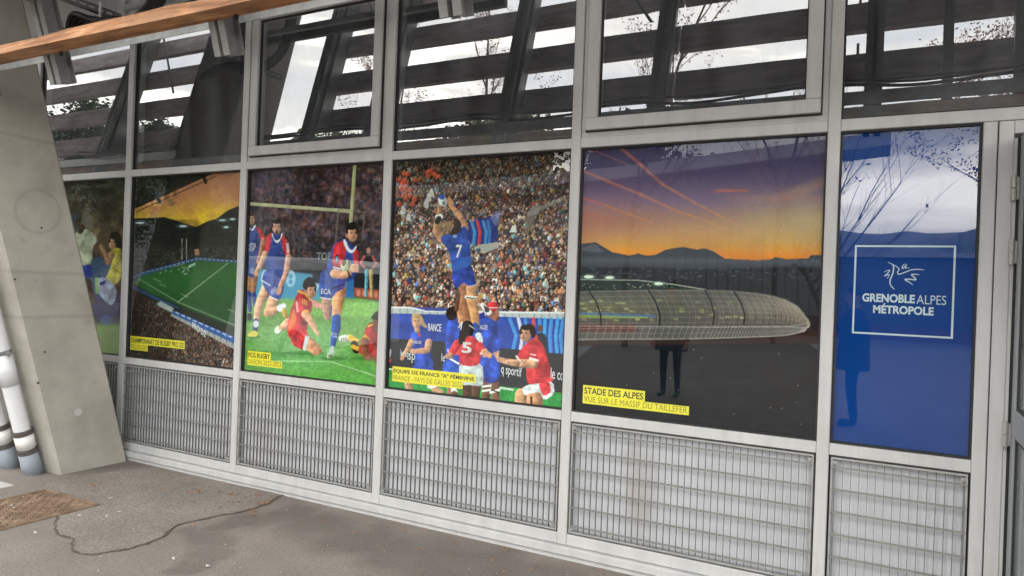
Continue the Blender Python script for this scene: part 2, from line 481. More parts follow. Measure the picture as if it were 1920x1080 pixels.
def ring(mb, x0, x1, z0, z1, wd, y0, y1, mi=0):
    mb.box(x0, x1, y0, y1, z0, z0 + wd, mi); mb.box(x0, x1, y0, y1, z1 - wd, z1, mi)
    mb.box(x0, x0 + wd, y0, y1, z0 + wd, z1 - wd, mi); mb.box(x1 - wd, x1, y0, y1, z0 + wd, z1 - wd, mi)
def pane(x0, x1, z0, z1, y, gm, par=None):
    k = MB()
    k.box(x0, x1, y, y + 0.006, z0, z1, 1)
    k.m[2] = 0                      # the face towards -y carries the coating
    o = k.build('pane', [gm, GLASS_EDGE], None, recalc=True)
    keep(o, par or fac)
    return o
for i, (a, b) in enumerate(bays):
    b2 = 1.9 if i == 6 else b
    # upper row
    if i in (3, 5):      # hinged sashes in the bays of the runner and of the sunset
        k = MB(); ring(k, a + .001, b - .001, ZT1 + .0005, ZW - .0005, 0.030, 0.012, 0.10)
        fpart(k, 'outer_frame', ALU, bevel=0.002)
        s = empty('sash', ((a + b) / 2, 0, ZT1)); keep(s, fac)
        x0, x1, z0, z1 = a + .036, b - .036, ZT1 + .038, ZW - .036
        k = MB(); wd = .072
        k.box(x0, x1, -0.022, 0.07, z0, z0 + wd); keep(k.build('rail', ALU, bevel=.004), s)
        k = MB(); k.box(x0, x1, -0.022, 0.07, z1 - wd, z1); keep(k.build('rail', ALU, bevel=.004), s)
        for u0 in (x0, x1 - wd):
            k = MB(); k.box(u0, u0 + wd, -0.0215, 0.07, z0 + wd + .0004, z1 - wd - .0004); keep(k.build('stile', ALU, bevel=.004), s)
        k = MB(); ring(k, a + .031, b - .031, ZT1 + .031, ZW - .031, 0.0045, -0.004, 0.09); keep(k.build('seal', DARK), s)
        k = MB(); ring(k, x0 + wd, x1 - wd, z0 + wd, z1 - wd, 0.007, 0.0, 0.02); keep(k.build('gasket', DARK), s)
        pane(x0 + wd, x1 - wd, z0 + wd, z1 - wd, 0.012, GLASS_UP, s)
    else:
        k = MB(); ring(k, a + .0005, b2 - .0005, ZT1 + .0005, ZW - .0005, 0.009, 0.02, 0.06); fpart(k, 'gasket', DARK)
        pane(a + .001, b2 - .001, ZT1 + .001, ZW - .001, GY, GLASS_UP)
        k = MB(); k.box(a + .002, b2 - .002, 0.11, 0.16, ZT1 + .002, ZT1 + .085); fpart(k, 'inner_sill', m_plain('grey_inner_sill', (0.20, 0.20, 0.195), .7, 0, .3, 9))
    if i >= 1:
        k = MB(); ring(k, a + .0005, b - .0005, ZS1 + .0005, ZT0 - .0005, 0.010, 0.018, 0.055); fpart(k, 'gasket', DARK)
        pane(a + .001, b - .001, ZS1 + .001, ZT0 - .001, GY, GLASS_LO)
# dim room behind the upper windows; its darkness is put into the lining colour
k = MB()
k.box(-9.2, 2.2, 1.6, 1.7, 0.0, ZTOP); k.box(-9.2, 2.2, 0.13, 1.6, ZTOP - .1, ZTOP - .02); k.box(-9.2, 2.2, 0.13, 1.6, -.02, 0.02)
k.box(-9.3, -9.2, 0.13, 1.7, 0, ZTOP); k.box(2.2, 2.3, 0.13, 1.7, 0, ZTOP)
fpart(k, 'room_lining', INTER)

# soffit of the stand above, out of view; its reach set to shade the facade
k = MB(); k.box(-24, 8, -1.75, 1.7, ZTOP + .004, ZTOP + .3)
tag(k.build('ceiling', m_plain('grey_soffit_board', (0.33, 0.32, 0.31), .8, 0, .08)), kind='structure')

# ------------------------------------------------------------------ ventilation grilles
_m, _t, _b = mat('ribbed_grey_panel')
_v = obj_coord(_t, (1, 1, 1))
_wv = N(_t, 'ShaderNodeTexWave', wave_type='BANDS', bands_direction='X'); _wv.inputs['Scale'].default_value = 26
_t.links.new(_v, _wv.inputs['Vector'])
_f1 = noise(_t, obj_coord(_t, (1.6, 1, 0.7)), 1.7, 6, 0.55)
_c = ramp(_t, _f1, [(0.3, (0.50, 0.515, 0.535)), (0.7, (0.57, 0.585, 0.61))])
_d = ramp(_t, noise(_t, obj_coord(_t, (2, 1, 1.2)), 1.1, 3, .5), [(0.6, 0.0), (0.72, 1.0)])
_bw = N(_t, 'ShaderNodeRGBToBW'); _t.links.new(_d, _bw.inputs[0])
_t.links.new(mixc(_t, _c, (0.42, 0.39, 0.355), math_(_t, 'MULTIPLY', _bw.outputs[0], .6)), _b.inputs['Base Color'])
_b.inputs['Roughness'].default_value = .5
bump(_t, _b, _wv.outputs['Fac'], .10, .003)
RIBP = _m
BARM = m_plain('grating_bar_zinc', (0.13, 0.13, 0.128), .5, .2, .15, 20)
RODM = m_plain('grating_rod_zinc', (0.22, 0.215, 0.20), .5, .2, .2, 20)
TRIM = m_plain('grating_edge_zinc', (0.33, 0.33, 0.32), .5, .3, .15, 10)
GL = {1: 'steel bar grille at far left, half hidden by the concrete pier',
      2: 'steel bar grille under the poster of the floodlit pitch at dusk',
      3: 'steel bar grille under the poster of the red and blue runner with ball',
      4: 'steel bar grille under the poster of the lineout jump and crowd',
      5: 'wide steel bar grille under the sunset stadium poster',
      6: 'narrow steel bar grille under the plain blue poster'}
zlo, zhi = ZG + .006, ZS0 - .006
vb = MB(); vb.box(-.0014, .0014, .008, .021, 0, zhi - zlo - .03); VBAR = vb.mesh('vertical_bar'); VBAR.materials.append(BARM)
rods = {}
for i in range(1, 7):
    a, b = bays[i]
    r_ = empty('ventilation_grille', ((a + b) / 2, 0.04, zlo))
    tag(r_, GL[i], 'grille', 'bar grilles along the foot of the facade')
    k = MB(); k.box(a + .003, b - .003, .042, .085, zlo - .004, zhi + .004); keep(k.build('backing_panel', RIBP), r_)
    k = MB(); ring(k, a + .010, b - .010, zlo + .004, zhi - .004, .010, .006, .040); keep(k.build('edge_frame', TRIM, bevel=.001), r_)
    k = MB(); ring(k, a + .001, b - .001, zlo - .005, zhi + .005, .006, .03, .0415); keep(k.build('shadow_gap', DARK), r_)
    x = a + .030
    while x < b - .024:
        o = mobj('vertical_bar', VBAR, None, r_); o.location = (x - r_.location.x + random.uniform(-.0008, .0008), -.04, .015)
        x += 0.0365
    z = zhi - .052
    key = round(b - a, 3)
    if key not in rods:
        q = MB(); q.box(-(b - a) / 2 + .014, (b - a) / 2 - .014, -.0015, .0085, -.0038, .0038); me = q.mesh('cross_rod'); me.materials.append(RODM); rods[key] = me
    while z > zlo + .02:
        o = mobj('cross_rod', rods[key], None, r_); o.location = (0, -.04, z - zlo)
        z -= 0.112
    for u in (a + .03, b - .03):
        for zz in (zhi - .03, zlo + .03):
            q = MB(); q.box(u - .010, u + .010, .001, .005, zz - .009, zz + .009); q.tube([(u, -.004, zz), (u, .002, zz)], .005, 8)
            keep(q.build('fixing_clip', TRIM), r_)

# ------------------------------------------------------------------ door at right
dr = empty('door', (0.52, 0, 0)); tag(dr, 'grey metal door standing open at the right edge of the facade', 'door')
k = MB(); k.box(.4385, .496, -.006, .10, .013, ZT0 - .004); k.box(.496, 1.5, -.006, .10, ZT0 - .064, ZT0 - .004); keep(k.build('frame', ALU, bevel=.003), dr)
k = MB(); k.box(.4362, .4384, 0.0, .09, .013, ZT0 - .004); keep(k.build('seal', DARK), dr)
k = MB(); k.box(.4965, .511, -.002, .05, .013, ZT0 - .085); keep(k.build('rebate', ALU, bevel=.002), dr)
k = MB(); k.box(.512, .522, 0.0, .05, .013, ZT0 - .09); keep(k.build('seal', DARK), dr)
lf = MB()
lx0, lx1 = .520, .570
ya, yb = -.020, -.93
lf.box(lx0, lx1, ya - .075, ya, .02, 2.37); lf.box(lx0, lx1, yb, yb + .075, .02, 2.37)
for za, zb in ((.02, .14), (1.02, 1.14), (2.25, 2.37)):
    lf.box(lx0 + .0005, lx1 - .0005, yb + .076, ya - .076, za, zb)
leaf = keep(lf.build('leaf', DOORM, bevel=.003), dr)
for za, zb in ((.142, 1.018), (1.142, 2.248)):
    q = MB(); q.box(lx0 + .018, lx0 + .026, yb + .077, ya - .077, za, zb); o = q.build('door_pane', [GLASS_UP]); keep(o, leaf)
    q = MB()
    for (p0, p1, p2, p3) in ((yb + .077, ya - .077, za, za + .012), (yb + .077, ya - .077, zb - .012, zb), (yb + .077, yb + .089, za + .0125, zb - .0125), (ya - .089, ya - .077, za + .0125, zb - .0125)):
        q.box(lx0 + .008, lx0 + .017, p0, p1, p2, p3)
    keep(q.build('glazing_bead', DARK), leaf)
for zc in (2.135, 1.845, 1.02, .3):
    q = MB()
    q.tube([(.500, -.020, zc - .055), (.500, -.020, zc - .003)], .0125, 14); q.tube([(.500, -.020, zc + .003), (.500, -.020, zc + .055)], .0125, 14)
    q.tube([(.500, -.020, zc - .06), (.500, -.020, zc + .06)], .006, 8); q.box(.500, .519, -.024, -.016, zc - .05, zc + .05)
    keep(q.build('hinge', GALV if zc < 0 else m_plain('satin_hinge_metal', (.36, .355, .34), .4, .3, .05)), dr)

# ------------------------------------------------------------------ posters: printed sheets behind the glass
PY = GY + 0.012      # plane of the print
def smooth_noise(h, w, cell, rng):
    gh, gw = int(h / cell) + 3, int(w / cell) + 3
    gsm = rng.random((gh, gw))
    yy = np.arange(h) / cell; xx = np.arange(w) / cell
    yi = yy.astype(int); xi = xx.astype(int)
    fy = (yy - yi)[:, None]; fx = (xx - xi)[None]
    fy = fy * fy * (3 - 2 * fy); fx = fx * fx * (3 - 2 * fx)
    a = gsm[yi][:, xi]; b = gsm[yi][:, xi + 1]; c = gsm[yi + 1][:, xi]; d = gsm[yi + 1][:, xi + 1]
    return (a * (1 - fx) + b * fx) * (1 - fy) + (c * (1 - fx) + d * fx) * fy
def boxblur(a, r):
    if r < 1: return a
    for ax in (0, 1):
        p = [(0, 0)] * a.ndim; p[ax] = (r + 1, r)
        q = np.cumsum(np.pad(a, p, mode='edge'), axis=ax)
        n = a.shape[ax]
        hi = np.take(q, range(2 * r + 1, 2 * r + 1 + n), axis=ax); lo = np.take(q, range(0, n), axis=ax)
        a = (hi - lo) / (2 * r + 1)
    return a
FOLD = sum(smooth_noise(900, 900, c_, np.random.default_rng(31 + c_)) * w_ for c_, w_ in ((26, .4), (11, .35), (5, .25))) - .5
class Print:
    """flat artwork painted in the photograph's own pixel units, two samples per pixel"""
    S = 2
    def __init__(s, x0, y0, x1, y1):
        s.x0, s.y0 = x0, y0
        s.w, s.h = int((x1 - x0) * s.S), int((y1 - y0) * s.S)
        s.a = np.zeros((s.h, s.w, 3))
        s.rng = np.random.default_rng(5)
    def col(s, c):
        return hx(c) if isinstance(c, str) else np.asarray(c, float)
    def win(s, xa, ya, xb, yb):
        i0 = max(int((xa - s.x0) * s.S) - 1, 0); i1 = min(int((xb - s.x0) * s.S) + 2, s.w)
        j0 = max(int((ya - s.y0) * s.S) - 1, 0); j1 = min(int((yb - s.y0) * s.S) + 2, s.h)
        if i1 <= i0 or j1 <= j0: return None
        X = s.x0 + (np.arange(i0, i1) + .5) / s.S; Y = s.y0 + (np.arange(j0, j1) + .5) / s.S
        return (slice(j0, j1), slice(i0, i1)), X[None], Y[:, None]
    def put(s, sl, m, c):
        m = m[..., None]
        s.a[sl] = s.a[sl] * (1 - m) + c * m
    def vgrad(s, stops, xr=None):
        ys = s.y0 + (np.arange(s.h) + .5) / s.S
        st = sorted(stops)
        cs = np.array([s.col(c) for _, c in st]); yp = [y for y, _ in st]
        s.a[:] = np.stack([np.interp(ys, yp, cs[:, k]) for k in range(3)], -1)[:, None]
    def fill(s, pts, c, al=1.0, soft=0, tone=0.0, rnd=True):
        P = np.array(pts, float)
        if rnd and len(P) >= 5:     # round the outline once
            q = np.roll(P, -1, 0)
            P = np.stack([P * .78 + q * .22, P * .22 + q * .78], 1).reshape(-1, 2)
        pad = soft + 1
        wn = s.win(P[:, 0].min() - pad, P[:, 1].min() - pad, P[:, 0].max() + pad, P[:, 1].max() + pad)
        if wn is None: return
        sl, X, Y = wn
        m = np.zeros((Y.shape[0], X.shape[1]), bool)
        n = len(P)
        for i in range(n):
            (xa, ya), (xb, yb) = P[i], P[(i + 1) % n]
            if ya == yb: continue
            cr = ((ya > Y) != (yb > Y)) & (X < (xb - xa) * (Y - ya) / (yb - ya) + xa)
            m ^= cr
        m = m.astype(float)
        if soft: m = boxblur(m, int(soft * s.S))
        c = s.col(c)
        if tone:                    # cloth folds and roundness of the photographed thing
            wx = (X - P[:, 0].min()) / max(np.ptp(P[:, 0]), 1); wy = (Y - P[:, 1].min()) / max(np.ptp(P[:, 1]), 1)
            sh = 1 + tone * (0.35 - wx * .7 + .25 * np.sin(wx * 9 + wy * 7 + P[0, 0]) + .2 * np.sin(wy * 14 - wx * 5))
            o_ = int(P[0, 0] * 7) % 300
            fd = FOLD[o_:o_ + Y.shape[0], o_:o_ + X.shape[1]]
            fr_ = FOLD[(o_ + 200):(o_ + 200) + Y.shape[0], o_:o_ + X.shape[1]]
            sh = sh * (1 + tone * 1.9 * fd) + np.clip(fr_ - .12, 0, 1) * tone * .8
            c = np.clip(c[None, None] * sh[..., None], 0, 1)
        s.put(sl, m * al, c)
    def ell(s, cx, cy, rx, ry, c, al=1.0, rot=0.0, tone=0.0):
        R = max(rx, ry)
        wn = s.win(cx - R, cy - R, cx + R, cy + R)
        if wn is None: return
        sl, X, Y = wn
        dx, dy = X - cx, Y - cy
        if rot:
            ca, sa = math.cos(rot), math.sin(rot)
            dx, dy = dx * ca + dy * sa, -dx * sa + dy * ca
        d = np.sqrt((dx / rx) ** 2 + (dy / ry) ** 2)
        m = np.clip((1 - d) * min(rx, ry) * s.S + .5, 0, 1)
        c = s.col(c)
        if tone:
            c = np.clip(c * (1 - tone * (dx / rx * .8 + dy / ry * .5))[..., None], 0, 1)
        s.put(sl, m * al, c)
    def limb(s, pts, c, tone=.42, al=1.0):
        c = s.col(c)
        for (xa, ya, ra), (xb, yb, rb) in zip(pts[:-1], pts[1:]):
            R = max(ra, rb)
            wn = s.win(min(xa, xb) - R, min(ya, yb) - R, max(xa, xb) + R, max(ya, yb) + R)
            if wn is None: continue
            sl, X, Y = wn
            L2 = (xb - xa) ** 2 + (yb - ya) ** 2 + 1e-9
            tt = np.clip(((X - xa) * (xb - xa) + (Y - ya) * (yb - ya)) / L2, 0, 1)
            r = ra + (rb - ra) * tt
            qx, qy = (X - xa - tt * (xb - xa)) / r, (Y - ya - tt * (yb - ya)) / r
            m = np.clip((1 - np.sqrt(qx * qx + qy * qy)) * r * s.S + .5, 0, 1)
            cc = np.clip(c * ((1 - tone * (qx * .8 + qy * .5)) * (1 + tone * 1.6 * FOLD[:Y.shape[0], 100:100 + X.shape[1]]))[..., None], 0, 1) if tone else c
            s.put(sl, m * al, cc)
    def grain(s, amt, cell=1.5):
        n = smooth_noise(s.h, s.w, cell * s.S, s.rng) - .5
        s.a = np.clip(s.a * (1 + amt * n[..., None]), 0, 1)
    def mottled(s, sl_box, cells, amt, pal=None, al=.6):
        wn = s.win(*sl_box)
        sl, X, Y = wn
        h, w_ = Y.shape[0], X.shape[1]
        for c in cells:
            n = smooth_noise(h, w_, c * s.S, s.rng) - .5
            s.a[sl] = np.clip(s.a[sl] * (1 + amt * n[..., None]), 0, 1)
            if pal is not None:
                p = pal[s.rng.integers(len(pal))]
                s.put(sl, np.clip(smooth_noise(h, w_, c * s.S, s.rng) - .55, 0, 1) * 2 * al, s.col(p))
    def face(s, cx, cy, rx, ry, skin, hair, turn=0.0, cap=.5):
        s.ell(cx, cy, rx, ry, skin, tone=.25)
        s.ell(cx + turn * rx * -.25, cy - ry * .80, rx * 1.02, ry * .36, hair, tone=.2)
        for dx in (-.95, .95): s.ell(cx + dx * rx - turn * rx * .2, cy - ry * .3, rx * .2, ry * .42, hair)
        sk = s.col(skin)
        if rx > 4:
            for dx in (-.38, .38):
                s.ell(cx + (dx + turn * .4) * rx, cy - ry * .08, rx * .17, ry * .07, sk * .35)
                s.ell(cx + (dx + turn * .4) * rx, cy - ry * .22, rx * .24, ry * .05, sk * .4)
            s.limb([(cx + turn * rx * .5, cy - .05 * ry, rx * .08), (cx + turn * rx * .6, cy + .25 * ry, rx * .16)], sk * .82, .2)
            s.ell(cx + turn * rx * .45, cy + ry * .5, rx * .3, ry * .08, sk * np.array([.62, .42, .42]))
            s.ell(cx + turn * rx * -.2, cy + ry * .85, rx * .7, ry * .2, sk * .75, al=.5)
    def sheet(s, bay, step, gain, parent, name='printed_sheet', rough=.55):
        xa, xb = bay[0] + .004, bay[1] - .004
        za, zb = ZS1 + .004, ZT0 - .004
        px = [to_px(x, PY, z) for x in (xa, xb) for z in (za, zb)]
        nx = int(max(abs(px[2][0] - px[0][0]), abs(px[3][0] - px[1][0])) / step) + 2
        nz = int(max(abs(px[1][1] - px[0][1]), abs(px[3][1] - px[2][1])) / step) + 2
        X, Z = np.meshgrid(np.linspace(xa, xb, nx), np.linspace(za, zb, nz))
        U, V = to_px(X, PY, Z)
        fu = np.clip((U - s.x0) * s.S - .5, 0, s.w - 1.001); fv = np.clip((V - s.y0) * s.S - .5, 0, s.h - 1.001)
        iu, iv = fu.astype(int), fv.astype(int)
        du, dv = (fu - iu)[..., None], (fv - iv)[..., None]
        g_ = s.a.mean(-1, keepdims=True)
        A = lin(np.clip(g_ + (s.a - g_) * .92, 0, 1))
        C = (A[iv, iu] * (1 - du) + A[iv, iu + 1] * du) * (1 - dv) + (A[iv + 1, iu] * (1 - du) + A[iv + 1, iu + 1] * du) * dv
        C = np.clip(C * gain, 0, .92)
        n = nx * nz
        co = np.stack([X, np.full_like(X, PY), Z], -1).reshape(-1, 3)
        ii = (np.arange(nz - 1)[:, None] * nx + np.arange(nx - 1)[None]).reshape(-1)
        q = np.stack([ii, ii + 1, ii + nx + 1, ii + nx], -1)
        me = bpy.data.meshes.new(name)
        me.vertices.add(n); me.vertices.foreach_set('co', co.astype(np.float32).ravel())
        me.loops.add(q.size); me.loops.foreach_set('vertex_index', q.astype(np.int32).ravel())
        me.polygons.add(len(q)); me.polygons.foreach_set('loop_start', np.arange(len(q), dtype=np.int32) * 4)
        me.polygons.foreach_set('loop_total', np.full(len(q), 4, np.int32))
        me.update()
        ca = me.color_attributes.new('print', 'FLOAT_COLOR', 'POINT')
        ca.data.foreach_set('color', np.concatenate([C.reshape(-1, 3), np.ones((n, 1))], 1).astype(np.float32).ravel())
        o = mobj(name, me, PRINTM)
        return keep(o, parent)
_m, _t, _b = mat('printed_film')
_a = N(_t, 'ShaderNodeAttribute', attribute_name='print'); _t.links.new(_a.outputs['Color'], _b.inputs['Base Color'])
_b.inputs['Roughness'].default_value = .8; _b.inputs['Specular IOR Level'].default_value = .05
PRINTM = _m

def text_mesh(body, bold=0.0, space=1.0):
    cu = bpy.data.curves.new('lettering', 'FONT')
    cu.body = body; cu.size = 1.0; cu.offset = bold; cu.resolution_u = 3; cu.space_character = space
    o = bpy.data.objects.new('lettering_tmp', cu); COL.objects.link(o)
    bpy.context.view_layer.update()
    me = bpy.data.meshes.new_from_object(o.evaluated_get(bpy.context.evaluated_depsgraph_get()))
    bpy.data.objects.remove(o); bpy.data.curves.remove(cu)
    return me
def lettering(body, x0, x1, z0, z1, m, parent, y, bold=0.0, slant=0.0, name='lettering', space=1.0, shear=0.0):
    me = text_mesh(body, bold, space)
    n = len(me.vertices)
    co = np.empty(n * 3, np.float32); me.vertices.foreach_get('co', co); co = co.reshape(-1, 3)
    mn, mxx = co.min(0), co.max(0)
    u = (co[:, 0] - mn[0]) / (mxx[0] - mn[0]); v = (co[:, 1] - mn[1]) / (mxx[1] - mn[1])
    out = np.stack([x0 + (x1 - x0) * u + shear * (z1 - z0) * v, np.full(n, y), z0 + (z1 - z0) * v + slant * (x1 - x0) * u], -1)
    me.vertices.foreach_set('co', out.astype(np.float32).ravel())
    me.materials.clear(); me.update()
    o = mobj(name, me, m)
    return keep(o, parent)
def word_px(body, tl, br, m, parent, bold=0.0, y=None, slope=0.0, **k):    # box given by two photograph corners
    y = PY - .0008 if y is None else y
    xa, za = on_y(*tl, y); xb, zb = on_y(*br, y)
    return lettering(body, xa, xb, zb, za, m, parent, y, bold, slope, **k)

def caption(parent, l1, l2, tl, tr1, br2, zs):
    """two-line yellow caption: tl top left, tr1 right end of line one, br2 right end of line two; zs = top, split, bottom"""
    xa = on_y(*tl, PY)[0]; xb = on_y(*tr1, PY)[0]; xc = on_y(*br2, PY)[0]
    z0, z1, z2 = zs
    k = MB()
    lo, hi = min(xb, xc), max(xb, xc)
    k.box(xa, xb, PY - .0014, PY - .0006, z1, z0); k.box(xa, xc, PY - .0014, PY - .0006, z2, z1 - .0002)
    strip = keep(k.build('caption_strip', YEL), parent)
    h1, h2 = z0 - z1, z1 - z2
    p = h1 * .2
    keep(lettering(l1, xa + p * .8, xb - p * .8, z1 + p * .75, z0 - p, INK, strip, PY - .0020, .022), strip)
    keep(lettering(l2, xa + p * .8, xc - p * .8, z2 + p * .9, z1 - p * .35, INKS, strip, PY - .0020, -.004), strip)

GAIN = 1.22
SKIN = ['c89878', 'b98466', 'd8ad8e', 'a8765a', '8a5c42']
def crowd(P, top, bot, x0, x1, size, pal, dim=lambda x, y: 1.0, keepout=None):
    """rows of seated spectators between two y levels; size(y) = shoulder width"""
    y = top
    while y < bot:
        sz = size(y)
        x = x0 + P.rng.random() * sz
        while x < x1:
            xx = x + P.rng.normal() * sz * .16; yy = y + P.rng.normal() * sz * .14
            d = dim(xx, yy) * (0.72 + .5 * P.rng.random())
            x += sz * (.80 + .25 * P.rng.random())
            if d <= 0: continue
            c = P.col(pal[P.rng.integers(len(pal))]) * d
            sk = P.col(SKIN[P.rng.integers(len(SKIN))]) * d * (.75 + .35 * P.rng.random())
            hr = P.col(['1c1612', '2c2018', '4a3524', '6f6a66', '15110f', '8a6f4c', '221815'][P.rng.integers(7)]) * d
            P.ell(xx, yy + sz * .72, sz * .52, sz * .60, c, tone=.3)
            if P.rng.random() < .25: P.ell(xx + sz * .1, yy + sz * .7, sz * .13, sz * .5, c * .35 + .3 * d)
            P.ell(xx, yy - sz * .05, sz * .29, sz * .37, hr)
            P.ell(xx + sz * .05, yy + sz * .08, sz * .225, sz * .285, sk, tone=.35)
            if P.rng.random() < .3: P.ell(xx + sz * .04, yy, sz * .19, sz * .05, (.05, .05, .06))
            if P.rng.random() < .12: P.limb([(xx, yy + sz * .6, sz * .12), (xx + sz * .25, yy + sz * .2, sz * .1)], sk, .2)
        y += sz * .62

def poster(bay_i, label):
    a, b = bays[bay_i]
    e = empty('poster', ((a + b) / 2, PY, ZS1))
    return tag(e, label, 'poster', 'printed posters in the facade windows'), (a, b)

# --- poster 1: two players, mostly behind the pier
root, bay = poster(1, 'poster of a white-shirted and a yellow-shirted player, partly behind the concrete pier')
P = Print(-60, 300, 250, 700)
P.vgrad([(300, '262a22'), (400, '3a3528'), (430, '4a3f2c'), (540, '40382c'), (556, '23264e'), (590, '20244a'), (604, '2c3a3a'), (612, '5a7836'), (690, '567030')])
P.mottled((-60, 300, 250, 560), (30, 12, 6), .5)
P.fill([(172, 485), (212, 475), (214, 552), (170, 552)], '2a466e', .8, 2)
P.fill([(-40, 430), (150, 400), (140, 600), (-40, 600)], '2c3a52', .6, 6)
P.limb([(176, 455, 6), (190, 470, 5), (200, 490, 4)], '4a382c')
P.fill([(140, 437), (152, 431), (166, 430), (178, 440), (183, 452), (174, 462), (172, 490), (164, 502), (148, 505), (140, 470)], '8d937e', tone=.3)
P.face(151, 424, 8, 14, '3f2f26', '2a2019')
P.fill([(150, 418), (158, 395), (168, 398), (176, 420), (170, 432), (160, 424)], '5c5a52', .7, 1)
P.fill([(148, 500), (172, 494), (172, 520), (164, 528), (152, 526)], '1e2a6e', tone=.3)
P.limb([(164, 528, 7), (168, 545, 6), (176, 565, 5)], '33291f')
P.face(212, 455, 8, 13, '9c7a58', '1b1512', -.4)
P.fill([(204, 440), (216, 432), (228, 440), (228, 468), (218, 470), (214, 445)], '191310', 1, 1)
P.fill([(206, 470), (218, 464), (228, 468), (228, 500), (226, 526), (212, 536), (196, 526), (204, 510), (210, 492)], '98902a', tone=.35)
P.limb([(208, 478, 6), (204, 492, 5.5), (198, 478, 4), (190, 462, 3.5)], '84644a')
P.fill([(178, 522), (196, 520), (212, 530), (220, 548), (214, 570), (204, 572), (186, 552), (180, 540)], '7f8ba2', tone=.3)
P.fill([(178, 520), (184, 520), (184, 552), (178, 548)], '6f9a4a', .8)
P.fill([(186, 530), (200, 525), (196, 533), (188, 536)], '1b2560')
P.ell(200, 600, 12, 10, '3c5a9a', .5)
P.grain(.12)
P.sheet(bay, 1.6, GAIN * 1.45, root)

# --- poster 2: floodlit pitch at dusk
root, bay = poster(2, 'poster of a floodlit rugby pitch and stands under an orange dusk sky')
P = Print(225, 305, 465, 710)
P.vgrad([(305, '9c6c50'), (350, 'ac7654'), (375, 'b88050'), (395, 'c89a40'), (412, 'd4b030'), (430, 'c09a34'), (700, '20201c')])
sl, X, Y = P.win(225, 305, 465, 450)
gl_ = np.exp(-(((X - 392) / 42) ** 2 + ((Y - 408) / 26) ** 2))
P.put(sl, gl_ * .85, hx('e6c828'))
cl = smooth_noise(Y.shape[0], X.shape[1], 44, P.rng) * .6 + smooth_noise(Y.shape[0], X.shape[1], 18, P.rng) * .4
P.put(sl, np.clip(cl - .45, 0, 1) * 1.2, hx('a9653f')); P.put(sl, np.clip(.42 - cl, 0, 1) * 1.3, hx('caa070'))
P.fill([(225, 300), (400, 300), (396, 323), (320, 357), (248, 391), (225, 402)], '20241d', rnd=False)
P.mottled((225, 305, 330, 385), (12, 5), .6, ['3c4a2e', '141a12', '52604a'], .5)
for i in range(9):
    q = i / 8
    P.limb([(250 + 140 * q, 384 - 62 * q, 1.0), (262 + 140 * q, 372 - 62 * q, .8)], '0e100e', 0)
P.limb([(248, 392, 1.8), (398, 324, 1.8)], '121412', 0)
P.limb([(256, 397, .8), (404, 331, .8)], '1a1c18', 0)
P.limb([(381, 330, 3.5), (386, 342, 3)], '141514', 0); P.limb([(296, 372, 3), (300, 378, 2.4)], '141514', 0)
P.fill([(225, 411), (262, 409), (308, 407), (330, 413), (357, 422), (368, 425), (389, 415), (406, 410), (418, 401), (428, 394), (445, 387), (470, 384), (470, 700), (225, 700)], '1a1e18', rnd=False)
P.mottled((225, 412, 465, 470), (22, 9), .5)
P.mottled((225, 462, 465, 520), (3, 1.6), 1.2, ['54504c', '6a5c54'], .5)
P.mottled((225, 470, 465, 510), (2.5,), .9, ['5c5450'], .6)
for (x, y, r) in ((343, 424, 9), (417, 413, 8), (436, 411, 6), (424, 426, 6), (262, 418, 10)):
    P.ell(x, y, r * 1.6, r * .55, '5f7a80', .45); P.ell(x, y, r * .8, 1.6, 'd6eef0', .9)
P.limb([(225, 404 + 40, .7), (460, 404 + 30, .7)], '2f3a36', 0, .6)
P.fill([(240, 526), (266, 510), (371, 482), (446, 489), (470, 490), (470, 494), (446, 493), (371, 488), (262, 518)], '284a74', rnd=False)
for i in range(22):
    x = 268 + i * 8.2; y = 512 - (x - 268) * .262 if x < 371 else 485.5 + (x - 371) * .07
    P.limb([(x, y, .9), (x + 3, y - .6, .9)], 'a8c4d8', 0, .7)
P.fill([(318, 502), (346, 494), (346, 497), (318, 505)], 'c0a860', .7, rnd=False)
P.fill([(246, 532), (262, 518), (371, 488), (446, 493), (470, 496), (470, 628), (443, 616), (400, 600), (333, 571), (285, 551), (256, 540)], '225226', rnd=False)
sl, X, Y = P.win(240, 480, 470, 630)
m_ = (P.a[sl][..., 1] > .3) & (P.a[sl][..., 0] < .2) & (P.a[sl][..., 2] < .2)
P.put(sl, m_ * np.clip((Y - 560) / 80 + (X - 420) / 160, 0, .55), hx('24442c')); P.put(sl, m_ * np.clip(1 - np.abs(Y - 520) / 50, 0, 1) * .35, hx('327c30'))
P.limb([(333, 567, .8), (428, 493, .6)], 'a9c09a', 0, .8)
P.limb([(262, 524, .8), (333, 566, .8), (443, 611, .9)], 'a9c09a', 0, .6)
for (xa, ya, xb, yb) in ((288, 522, 302, 529), (338, 550, 352, 557), (300, 533, 310, 537), (428, 580, 442, 586)): P.limb([(xa, ya, .6), (xb, yb, .6)], 'a9c09a', 0, .7)
for x in (341.5, 350): P.limb([(x, 448, .45), (x - .5, 486, .55)], 'b8bcb0', 0, .9)
P.limb([(341, 476, .4), (350, 475, .4)], '8a8e84', 0, .7)
for i in range(16): P.ell(300 + P.rng.random() * 60, 500 + P.rng.random() * 18, .8, 1.6, 'c8d4d8', .8)
P.fill([(353, 498), (366, 492), (366, 497), (353, 503)], 'a9c8b4', .8, rnd=False)
P.fill([(364, 468), (372, 466), (374, 478), (366, 479)], 'a8785c', .9, rnd=False)
P.fill([(225, 540), (250, 536), (285, 553), (333, 575), (443, 628), (470, 640), (470, 720), (225, 720)], '241f1c', rnd=False)
